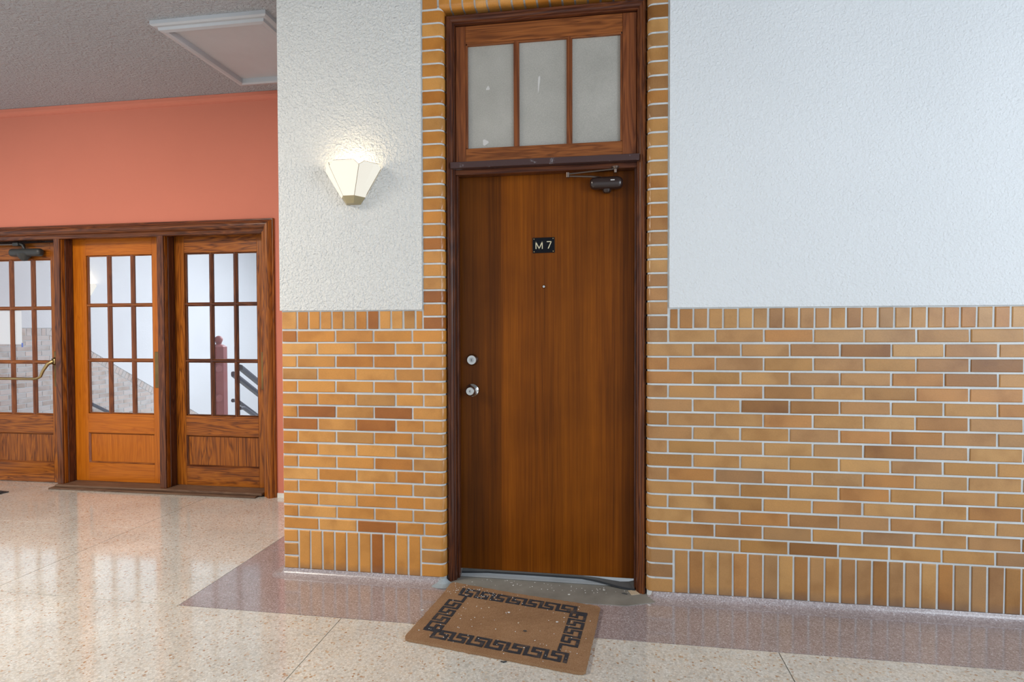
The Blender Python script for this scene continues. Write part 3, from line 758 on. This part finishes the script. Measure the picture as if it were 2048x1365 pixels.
dA = glazed_door('door_4', 'dark oak nine pane door nearest the pier, ball-topped newel behind it', -3.543, -2.664, -3.437, -2.779, -3.2015, -2.982, 0.0, M_OAK_Z, M_OAK_X, M_FRAME_Z, M_FRAME_X)
dB = glazed_door('door_3', 'golden oak nine pane door between two posts, lightest of the three', -4.522, -3.612, -4.373, -3.739, -4.165, -3.938, 0.0, M_GOLD_Z, M_GOLD_X, M_SASH_Z, M_SASH_X)
dC = glazed_door('door_2', 'dark oak nine pane door with brass push bar and closer', -5.49, -4.600, -5.384, -4.724, -5.143, -4.921, -0.020, M_OAK_Z, M_OAK_X, M_SASH_Z, M_SASH_X)
for d, xa in ((dA, -2.748), (dB, -3.722)):
    B('latch_plate', M_PLATE, xa, xa+0.040, YD-0.004, YD+0.002, 0.845, 1.150, d, 0.002)
# push bar of the far left door
pb = empty('push_bar', (-4.66, YD, 1.0), parent=dC)
B('plate', M_PLATE, -4.700, -4.655, YD-0.005, YD+0.002, 0.845, 1.150, pb, 0.002)
capsule(-4.700, -4.655, YD-0.022, 1.065, 0.020, 0.032).build('hub', M_BRASS, pb, smooth='full')
MB().tube([(-4.677, YD-0.036, 1.065), (-4.70, YD-0.062, 1.045), (-4.735, YD-0.075, 0.985), (-4.755, YD-0.080, 0.935), (-4.790, YD-0.082, 0.918), (-4.83, YD-0.082, 0.916)], [0.016, 0.015, 0.012, 0.011, 0.011, 0.011], 12).build('arm', M_BRASS, pb, smooth=True)
MB().tube([(-4.80, YD-0.082, 0.916), (-5.40, YD-0.082, 0.916)], 0.012, 12).build('bar', M_BRASS, pb, smooth=True)
MB().tube([(-5.40, YD-0.082, 0.916), (-5.43, YD-0.04, 0.96), (-5.44, YD, 1.0)], 0.012, 12).build('arm', M_BRASS, pb, smooth=True)
cl2 = empty('door_closer', (-4.9, YD, 2.03), parent=dC)
capsule(-5.07, -4.755, YD-0.045, 2.006, 0.034, 0.034).build('body', M_CLOSER2, cl2, smooth='full')
MB().lathe([(0.0, -0.062), (0.020, -0.058), (0.050, -0.020), (0.055, 0.0)], (-4.935, YD-0.045, 1.995), 'z', 20).build('pinion_cover', M_CLOSER2, cl2, smooth=True)
MB().tube([(-4.935, YD-0.045, 2.03), (-4.94, YD-0.045, 2.07), (-4.97, YD-0.05, 2.085)], 0.014, 10).build('spindle', M_CLOSER2, cl2, smooth=True)
B('bracket', M_CLOSER2, -5.02, -4.965, YD-0.075, YD-0.04, 2.062, 2.092, cl2, 0.003)
MB().tube([(-4.97, YD-0.055, 2.078), (-5.42, YD-0.06, 2.080)], 0.009, 8).build('arm', M_STEEL, cl2, smooth=True)
# notice on the far side of the glass
nt_ = empty('paper_notice', (-5.19, YD+0.030, 1.36), 'white paper notice taped behind the glass of the far left door', 'notice')
B('sheet', M_PAPER, -5.33, -5.055, YD+0.0268, YD+0.0275, 1.210, 1.535, nt_)
B('tape', M_TAPE, -5.062, -5.045, YD+0.0266, YD+0.0268, 1.185, 1.222, nt_)

# ------------------------------------------------------------------ stairwell seen through the glass
XS = -7.4
st_floor = MB().box(-7.4, -1.95, 1.53, 3.85, -0.15, -0.002).build('floor_landing', M_CREAM)
tag(st_floor, 'stair landing floor behind the glazed doors', 'floor', kind='structure')
low = MB().box(-7.4, -1.95, 3.85, 10.2, -2.2, -2.1).build('floor_lower', M_CREAM)
tag(low, 'lower stair hall floor below the landing', 'floor', kind='structure')
sc_ = MB().box(-7.6, -1.75, 1.53, 10.4, ZCEIL, ZCEIL+0.1).build('ceiling_stair', M_STAIRWALL)
tag(sc_, 'white ceiling over the stairwell', 'ceiling', kind='structure')
e1 = MB().box(-7.6, -1.75, 10.2, 10.4, -2.2, ZCEIL).build('wall_stair_end', M_STAIRWALL)
tag(e1, 'white end wall of the stairwell', 'wall', kind='structure')
e2 = MB().box(-1.95, -1.75, 1.53, 10.2, -2.2, ZCEIL).build('wall_stair_right', M_STAIRWALL)
tag(e2, 'white right wall of the stairwell', 'wall', kind='structure')
ws = MB().box(XS-0.2, XS-0.005, 1.53, 10.2, -2.2, ZCEIL).build('wall_stair_left', M_MORTAR)
tag(ws, 'white stairwell wall with brick wainscot sloping down the stairs', 'wall', kind='structure')
ZTL, YT, SL = 1.365, 3.92, -0.555
def top(y): return ZTL if y < YT else ZTL+SL*(y-YT)
px = [(1.53, ZTL+0.001), (YT, ZTL+0.001), (10.2, top(10.2)), (10.2, ZCEIL), (1.53, ZCEIL)]
MB().loft([[(XS-0.01, y, z) for y, z in px], [(XS+0.006, y, z) for y, z in px]]).build('plaster', M_STAIRWALL, ws)
RH = 0.105
def clip(poly, y_, z_, ny, nz):
    out = []
    for i in range(len(poly)):
        a, b = poly[i], poly[(i+1) % len(poly)]
        da = (a[0]-y_)*ny+(a[1]-z_)*nz; dbb = (b[0]-y_)*ny+(b[1]-z_)*nz
        if da <= 0: out.append(a)
        if (da < 0 < dbb) or (dbb < 0 < da):
            t = da/(da-dbb); out.append((a[0]+t*(b[0]-a[0]), a[1]+t*(b[1]-a[1])))
    return out
M_BRICK_S = brickmat('glare_washed_stair_brick', [(0.0, (0.48, 0.40, 0.37)), (0.4, (0.62, 0.52, 0.47)), (0.7, (0.56, 0.52, 0.50)), (1.0, (0.66, 0.56, 0.52))])  # brick colour paled: the stairwell's overexposed haze is painted in
rowz = ZTL-RH; k = 0
while rowz > -0.25:
    y = 2.55+(0.11 if k % 2 else 0)
    while y < 7.6:
        a, b = y+J/2, y+LB-J/2
        poly = [(a, rowz-C+J), (b, rowz-C+J), (b, rowz), (a, rowz)]
        whole = b < YT-0.02
        if not whole:
            poly = clip(poly, YT, ZTL-RH*1.18, -SL, 1.0)
        if len(poly) >= 3:
            if whole:
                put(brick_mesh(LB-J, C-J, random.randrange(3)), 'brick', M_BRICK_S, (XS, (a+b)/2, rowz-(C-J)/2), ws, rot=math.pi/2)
            elif max(p[0] for p in poly)-min(p[0] for p in poly) > 0.03:
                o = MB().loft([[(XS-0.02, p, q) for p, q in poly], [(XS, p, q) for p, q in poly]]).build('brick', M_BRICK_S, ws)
        y += LB
    rowz -= C; k += 1
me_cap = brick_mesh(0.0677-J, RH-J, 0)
y = 2.55
while y < YT-0.05:
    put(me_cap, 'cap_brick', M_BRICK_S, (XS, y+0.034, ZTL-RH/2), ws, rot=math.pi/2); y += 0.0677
ang = math.atan(SL); ca, sa = math.cos(ang), math.sin(ang)
s = 0.0
while s < 4.0:
    c0 = Vector((XS, YT+(s+0.034)*ca+RH/2*sa, ZTL+(s+0.034)*sa-RH/2*ca))
    w, h = 0.0677-J, RH-J
    q = [(-w/2, -h/2), (w/2, -h/2), (w/2, h/2), (-w/2, h/2)]
    q = [(c0.y+u*ca-v*sa, c0.z+u*sa+v*ca) for u, v in q]
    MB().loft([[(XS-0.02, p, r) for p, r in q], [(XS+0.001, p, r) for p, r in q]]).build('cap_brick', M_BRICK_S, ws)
    s += 0.0677
# wall handrail
wh = empty('wall_handrail', (XS+0.09, 3.6, 0.7), 'dark handrail sloping along the brick stair wall', 'handrail')
MB().tube([(XS+0.09, 4.12, 0.64+SL*0.37), (XS+0.09, 9.0, 0.64+SL*5.25)], 0.024, 12).build('rail', M_RAIL, wh, smooth=True)
for yy in (4.4, 6.0, 7.6):
    zz = 0.64+SL*(yy-3.75)
    MB().tube([(XS, yy, zz-0.06), (XS+0.06, yy, zz-0.05), (XS+0.09, yy, zz-0.015)], 0.010, 8).build('bracket', M_RAIL, wh, smooth=True)
# newel post
nw = empty('newel_post', (-4.675, 3.6, 0), 'red octagonal newel post with ball finial behind the right glazed door', 'post')
def octo(r, z): return [(-4.675+r*math.cos(math.pi/8+math.pi/4*k), 3.6+r*math.sin(math.pi/8+math.pi/4*k), z) for k in range(8)]
MB().loft([octo(0.095, 0.0), octo(0.095, 1.125), octo(0.075, 1.140), octo(0.05, 1.150)]).build('shaft', M_NEWEL, nw)
MB().lathe([(0.045, 1.148), (0.030, 1.160), (0.030, 1.168), (0.040, 1.172), (0.030, 1.178)]+[(0.048*math.sin(t), 1.213-0.048*math.cos(t)) for t in [0.45+k*(math.pi-0.45)/9 for k in range(10)]], (-4.675, 3.6, 0), 'z', 20).build('ball_finial', M_NEWEL, nw, smooth=True)
def strap():
    m = MB()
    x0, x1, y0, y1 = -4.90, -4.47, 3.475, 3.725
    pts = [(x0, y0+0.08), (x0+0.04, y0), (x1-0.04, y0), (x1, y0+0.08), (x1, y1-0.08), (x1-0.04, y1), (x0+0.04, y1), (x0, y1-0.08), (x0, y0+0.08)]
    return m.tube([(a, b, 0.955) for a, b in pts], 0.016, 8)
strap().build('strap', M_RAIL, nw, smooth=True)
for z in (0.86, 0.50):
    MB().tube([(-4.66, 3.53, z), (-4.60, 3.50, z)], 0.042, 14).build('flange', M_NEWEL, nw, smooth=True)
# stair handrails
def handrail(x, y0, z0, label, lower, slope=-0.58):
    r = empty('stair_handrail', (x, y0, z0), label, 'handrail', 'handrails running down from the newel post')
    n = 5.0
    prof = [(-0.028, -0.03), (0.028, -0.03), (0.034, 0.0), (0.028, 0.028), (0.0, 0.036), (-0.028, 0.028), (-0.034, 0.0)]
    MB().loft([[(x+a, y0, z0+b) for a, b in prof], [(x+a, y0+n, z0+n*slope+b) for a, b in prof]]).build('rail', M_RAIL, r)
    MB().tube([(x, y0-0.02, z0-lower-0.002), (x, y0+0.06, z0-lower-0.01), (x, y0+n, z0-lower+n*slope)], 0.024, 12).build('lower_pipe', M_RAIL, r, smooth=True)
    for yy in (2.0, 4.6):
        MB().tube([(x, y0+yy, z0+yy*slope-0.02), (x, y0+yy, max(-2.1, z0+yy*slope-1.0))], 0.016, 8).build('baluster', M_RAIL, r, smooth=True)
handrail(-4.585, 3.75, 0.775, 'dark stair handrail starting at the red newel post', 0.33)
handrail(-4.40, 3.62, 0.870, 'dark stair handrail with a free end, right of the newel post', 0.50)

# ------------------------------------------------------------------ wall sconces
def sconce(loc, rot, label, power):
    s = empty('wall_sconce', loc, label, 'lamp', 'faceted glass wall sconces')
    s.rotation_euler = (0, 0, rot)
    # section: (z, half width at wall, half width of front, projection); local z from the bottom
    T, P, Q = (0.180, 0.152, 0.079, 0.112), (0.037, 0.064, 0.030, 0.060), (0.0, 0.040, 0.020, 0.044)
    def shell(pts, mat, name, th=0.003):
        ps = [Vector(p) for p in pts]
        n = (ps[1]-ps[0]).cross(ps[-1]-ps[0]).normalized()*th
        MB().loft([[p for p in ps], [p+n for p in ps]]).build(name, mat, s, local=True)
    def lerp(a, b, t): return a+(b-a)*t
    def pt(z, which, side):   # point on an edge line at height z
        t = (z-P[0])/(T[0]-P[0])
        if which == 'f': return Vector((side*lerp(P[2], T[2], t), -lerp(P[3], T[3], t), z))
        return Vector((side*lerp(P[1], T[1], t), -0.002, z))
    tz = 0.203
    fl, fr_ = pt(T[0], 'f', -1), pt(T[0], 'f', 1)
    yt = -lerp(P[3], T[3], (tz-P[0])/(T[0]-P[0]))
    shell([pt(P[0], 'f', -1), pt(P[0], 'f', 1), fr_, Vector((0.055, yt, tz)), Vector((-0.055, yt, tz)), fl], M_OPAL, 'front_panel')
    for sd in (1, -1):
        f0, f1, w0, w1 = pt(P[0], 'f', sd), pt(T[0], 'f', sd), pt(P[0], 'w', sd), pt(T[0], 'w', sd)
        u = (f1-f0)/(T[0]-P[0])
        t1_ = f1+(w1-f1)*0.24+Vector((0, 0, tz-T[0])); t2_ = f1+(w1-f1)*0.88+Vector((0, 0, tz-T[0]))
        seq = [f0, w0, w1, t2_, t1_, f1]
        if sd < 0: seq = seq[::-1]
        shell(seq, M_OPAL, 'side_panel')
        MB().tube([f0, f1], 0.0026, 6).build('edge_strip', M_CAME, s, local=True)
        MB().tube([w0+Vector((0, -0.001, 0)), w1+Vector((0, -0.001, 0))], 0.0024, 6).build('edge_strip', M_CAME, s, local=True)
        MB().tube([f1, t1_, t2_, w1], 0.0015, 6).build('top_wire', M_CAME, s, local=True)
    MB().tube([fl, Vector((-0.055, yt, tz)), Vector((0.055, yt, tz)), fr_], 0.0015, 6).build('top_wire', M_CAME, s, local=True)
    def ring(q): return [Vector((-q[1], -0.001, q[0])), Vector((-q[2], -q[3], q[0])), Vector((q[2], -q[3], q[0])), Vector((q[1], -0.001, q[0]))]
    MB().loft([ring(Q), ring((0.004, 0.042, 0.021, 0.046)), ring((0.0401, P[1]+0.003, P[2]+0.002, P[3]+0.003))]).build('brass_cup', M_SBRASS, s, local=True)
    MB().box(-0.05, 0.05, -0.012, -0.0005, 0.03, 0.16).build('backplate', M_SBRASS, s, local=True, bevel=0.003)
    b = MB().lathe([(0.012, 0.050), (0.014, 0.080), (0.022, 0.105), (0.026, 0.125), (0.020, 0.145), (0.006, 0.152)], (0, -0.048, 0), 'z', 16).build('bulb', M_BULB, s, local=True, smooth=True)
    l = bpy.data.lights.new('sconce_lamp', 'POINT'); l.energy = power; l.color = (1.0, 0.80, 0.52); l.shadow_soft_size = 0.02
    lo = bpy.data.objects.new('sconce_lamp', l); lo.parent = s; lo.location = (0, -0.055, 0.185); COL.objects.link(lo)
    return s
M_BULB = emit('bulb_glow', (1.0, 0.84, 0.58), 4.0, (0.9, 0.9, 0.9))
sconce((-1.290, -0.0065, 1.990), 0.0, 'lit faceted opal glass sconce with brass tip on the white pier', 0.62)
sconce((XS+0.0065, 4.44, 1.80), math.pi/2, 'small lit sconce on the stairwell wall seen through the golden door', 1.2)

# ------------------------------------------------------------------ doormat
mat_o = empty('doormat', (-0.42, -0.34, 0.0), 'brown coir doormat with dark Greek key border before the entry door', 'doormat')
PA, PB, PC, PD = Vector((-0.836, -0.560, 0)), Vector((-0.061, -0.700, 0)), Vector((-0.002, -0.150, 0)), Vector((-0.765, -0.018, 0))
def mp_(u, v, z):   # u along the front edge, v towards the door
    a = PA.lerp(PB, u); b = PD.lerp(PC, u); p = a.lerp(b, v)
    bend = 0.010*max(0, (v-0.80)/0.20)*max(0, 1-u*2.2)
    return Vector((p.x, p.y, z+bend))
def coir():
    m, nt, p = newmat('coir')
    vec = coords(nt, (1, 1, 1)); n = noise(nt, vec, 420, 3, 0.7); n2 = noise(nt, vec, 5, 3)
    r = ramp(nt, [(0.25, (0.20, 0.105, 0.048)), (0.5, (0.37, 0.21, 0.11)), (0.8, (0.58, 0.40, 0.26))]); nt.links.new(n.outputs[0], r.inputs[0])
    r2 = ramp(nt, [(0.3, (0.85, 0.82, 0.8)), (0.7, (1.1, 1.1, 1.1))]); nt.links.new(n2.outputs[0], r2.inputs[0])
    nt.links.new(mix(nt, 1.0, r.outputs[0], r2.outputs[0], 'MULTIPLY'), p.inputs['Base Color'])
    p.inputs['Roughness'].default_value = 0.95; p.inputs['Specular IOR Level'].default_value = 0.1
    bump(nt, p, n.outputs[0], 0.8, 0.004)
    return m
def coir_dark():
    m, nt, p = newmat('coir_print')
    vec = coords(nt, (1, 1, 1)); n = noise(nt, vec, 420, 3, 0.7); n2 = noise(nt, vec, 30, 3)
    r = ramp(nt, [(0.3, (0.012, 0.012, 0.018)), (0.7, (0.05, 0.048, 0.058))]); nt.links.new(n.outputs[0], r.inputs[0])
    r2 = ramp(nt, [(0.55, (0, 0, 0)), (0.72, (0.5, 0.5, 0.5))]); nt.links.new(n2.outputs[0], r2.inputs[0])
    nt.links.new(mix(nt, r2.outputs[0], r.outputs[0], (0.20, 0.13, 0.085)), p.inputs['Base Color'])
    p.inputs['Roughness'].default_value = 0.95; bump(nt, p, n.outputs[0], 0.8, 0.004)
    return m
nu, nv = 48, 32
def edge_pt(u, v, z):
    p = mp_(u, v, z)
    if min(u, 1-u) < 1e-6 or min(v, 1-v) < 1e-6:
        cu = (u-0.5)*2; cv = (v-0.5)*2
        q = max(0, abs(cu)+abs(cv)-1.955)/0.045      # slightly rounded corners
        c0 = mp_(0.5, 0.5, z)
        p = p.lerp(Vector((c0.x, c0.y, p.z)), 0.02*min(1, q)) + Vector((random.uniform(-.0015, .0015), random.uniform(-.0015, .0015), 0))
    return p
mm = MB()
grid = [[edge_pt(i/nu, j/nv, 0.013+random.uniform(-.0008, .0008)) for i in range(nu+1)] for j in range(nv+1)]
vv = [p for r in grid for p in r]; ff = []
for j in range(nv):
    for i in range(nu):
        a = j*(nu+1)+i; ff.append((a, a+1, a+nu+2, a+nu+1))
bd = [j*(nu+1)+i for j, i in [(0, i) for i in range(nu)]+[(j, nu) for j in range(nv)]+[(nv, i) for i in range(nu, 0, -1)]+[(j, 0) for j in range(nv, 0, -1)]]
n0 = len(vv)
for b in bd:
    p = vv[b]; vv.append(Vector((p.x, p.y, max(0.001, p.z-0.0125))))
for k in range(len(bd)):
    ff.append((bd[k], n0+k, n0+(k+1) % len(bd), bd[(k+1) % len(bd)]))
ff.append(tuple(n0+k for k in range(len(bd))))
mm.add(vv, ff).build('pile', coir(), mat_o)
key = MB()
UNIT = [(1, 0), (1, 0.66), (0, 0.66), (0, 1.36), (0.56, 1.36), (0.56, 1.0), (1, 1.0)]
LW_, LH_ = 0.79, 0.56
def key_run(n, to_uv, wd, wc_):
    pts = []
    for k in range(n):
        for c_, d_ in UNIT[:-1]: pts.append((c_, k+d_))
    pts = pts[:-3]
    for (c0, d0), (c1, d1_) in zip(pts[:-1], pts[1:]):
        ca_, cb_ = min(c0, c1)-wc_, max(c0, c1)+wc_; da_, db_ = min(d0, d1_)-wd, max(d0, d1_)+wd
        q = [to_uv(ca_, da_), to_uv(cb_, da_), to_uv(cb_, db_), to_uv(ca_, db_)]
        zr = 0.0149+random.uniform(0, .0004)
        key.loft([[mp_(u, v, 0.0125) for u, v in q], [mp_(u, v, zr) for u, v in q]])
m0u, m0v, bw = 0.075, 0.085, 0.105
key_run(8, lambda c_, d_: (m0u+d_*(1-2*m0u)/8.0, m0v+c_*bw), 0.095, 0.11)                    # front
key_run(8, lambda c_, d_: (1-m0u-d_*(1-2*m0u)/8.0, 1-m0v-c_*bw), 0.095, 0.11)                # by the door
key_run(5, lambda c_, d_: (1-m0u-c_*bw*0.80, m0v+bw+0.030+d_*(1-2*m0v-2*bw)/4.75), 0.085, 0.10)
key_run(5, lambda c_, d_: (m0u+c_*bw*0.80, 1-m0v-bw-0.030-d_*(1-2*m0v-2*bw)/4.75), 0.085, 0.10)
tag(key.build('key_border', coir_dark(), mat_o), 'dark printed Greek key border')
# lint on the mat and floor
def crumbs(n, where):
    m = MB()
    for k in range(n):
        p = where(k); s_ = random.uniform(0.0009, 0.0022)
        m.box(p.x-s_, p.x+s_*random.uniform(0.6, 1.6), p.y-s_, p.y+s_, p.z, p.z+0.0012)
    return m
tag(crumbs(130, lambda k: mp_(random.uniform(.02, .35), random.uniform(.8, .985), 0.0150) if k % 3 == 0 else mp_(random.uniform(.03, .97), random.uniform(.03, .97), 0.0146)).build('lint', M_LINT, mat_o), kind='stuff')
tag(crumbs(60, lambda k: Vector((random.uniform(-0.70, 0.2), random.uniform(0.0, 0.085), 0.0038))).build('lint', M_LINT), 'white crumbs scattered on the concrete between mat and door', 'crumbs', kind='stuff')
# larger scraps
def scrap(name, sx, sy, z, w, l, rot, mat, label, cat, h=0.0025, group=None):
    c0 = Vector((sx, sy, z)); pts = []
    rr = random.Random(int(sx*7000+sy*900))
    for k in range(7):
        a = 2*math.pi*k/7; q = rr.uniform(0.7, 1.1)
        x, y = w*q*math.cos(a), l*q*math.sin(a)
        pts.append((c0.x+x*math.cos(rot)-y*math.sin(rot), c0.y+x*math.sin(rot)+y*math.cos(rot)))
    o = MB().loft([[(x, y, z) for x, y in pts], [(x, y, z+h*rr.uniform(0.5, 1)) for x, y in pts]]).build(name, mat)
    return tag(o, label, cat, group)
g = 'paper scraps'
scrap('paper_scrap', -0.1586, -0.0309, 0.0036, 0.007, 0.004, 0.2, M_LINT, 'white paper scrap on the concrete behind the mat', 'paper scrap', group=g)
scrap('paper_scrap', 0.0146, 0.0453, 0.0036, 0.007, 0.003, 0.1, M_LINT, 'white paper scrap on the concrete before the door sweep', 'paper scrap', group=g)
scrap('paper_scrap', 0.2282, -0.0779, 0.0005, 0.008, 0.003, -0.6, M_LINT, 'white paper scrap on mauve floor below the right casing', 'paper scrap', group=g)
scrap('paper_scrap', -0.8372, -0.2868, 0.0005, 0.009, 0.005, 0.3, M_LINT, 'white paper scrap on mauve floor left of the mat', 'paper scrap', group=g)
scrap('paper_scrap', -0.4228, -0.2796, 0.0153, 0.007, 0.005, 0.3, M_LINT, 'pale paper scrap upper middle of the doormat', 'paper scrap', group=g)
scrap('paper_scrap', -0.524, -0.246, 0.0153, 0.004, 0.004, 0.3, M_CARD, 'tiny tan crumb on the left half of the doormat', 'paper scrap', group=g)
scrap('paper_scrap', -0.1957, -0.3337, 0.0153, 0.006, 0.004, 0.3, M_LINT, 'pale pinkish scrap on the right half of the doormat', 'paper scrap', group=g)
scrap('paper_scrap', -0.3656, -0.368, 0.0153, 0.004, 0.006, -0.3, M_CARD, 'tan flake near the middle of the doormat', 'paper scrap', group=g)
scrap('leaf_bit', -0.3278, -0.4316, 0.0153, 0.008, 0.005, 0.0, M_FLAP, 'dark leaf bit near the front middle of the doormat', 'leaf')
c0 = Vector((-0.3852, -0.6543, 0))
tag(MB().tube([(c0.x-0.012, c0.y+0.001, 0.003), (c0.x, c0.y-0.002, 0.003), (c0.x+0.013, c0.y+0.003, 0.004)], [0.002, 0.003, 0.002], 6).build('black_sliver', M_RUBBER), 'curled black rubber sliver on cream floor before the mat', 'debris')
c0 = Vector((0.1159, 0.0155, 0.0036))
tag(MB().tube([(c0.x-0.012, c0.y+0.006, 0.0062), (c0.x, c0.y, 0.0062), (c0.x+0.014, c0.y-0.004, 0.0062)], [0.0026, 0.0024, 0.0016], 6).build('black_sliver', M_RUBBER), 'black rubber sliver on the concrete beside the cardboard bit', 'debris')
c0 = Vector((0.1638, 0.0384, 0.004))
cb = empty('cardboard_bit', (c0.x, c0.y, 0.0036), 'torn corrugated cardboard bit on the sill by the right casing', 'cardboard')
q = [Vector((*p, 0.0045)) for p in ((0.1349, 0.0555), (0.1728, 0.0668), (0.1925, 0.0249), (0.1499, 0.0076))]
MB().loft([[Vector((p.x, p.y, 0.0037)) for p in q], [Vector((p.x, p.y, 0.0052)) for p in q]]).build('liner', M_CARD, cb)
for t in (0.1, 0.3, 0.5, 0.7, 0.9):
    a, b = q[0].lerp(q[1], t), q[3].lerp(q[2], t)
    MB().tube([(a.x, a.y, 0.0056), (b.x, b.y, 0.0056)], 0.0014, 6).build('flute', M_CARD, cb)
# dark mat at the left edge
k0 = Vector((-4.822, 1.141, 0)); a = math.radians(8)
ex, ey = Vector((-math.cos(a), math.sin(a), 0)), Vector((-math.sin(a), -math.cos(a), 0))
q = [k0, k0+ex*0.7, k0+ex*0.7+ey*1.0, k0+ey*1.0]
dm = empty('entrance_mat', (-5.2, 0.7, 0), 'black rubber edged mat, its corner at the left edge', 'mat')
MB().loft([[p+Vector((0, 0, 0.0005)) for p in q], [p+Vector((0, 0, 0.006)) for p in q]]).build('rubber_edge', M_RUBBER, dm)
qi = [p.lerp((q[0]+q[2])/2, 0.06) for p in q]
MB().loft([[p+Vector((0, 0, 0.0055)) for p in qi], [p+Vector((0, 0, 0.010)) for p in qi]]).build('pile', plain('black_pile', (0.03, 0.03, 0.034), 0.95, bumps=(300, 0.6, 0.003)), dm)
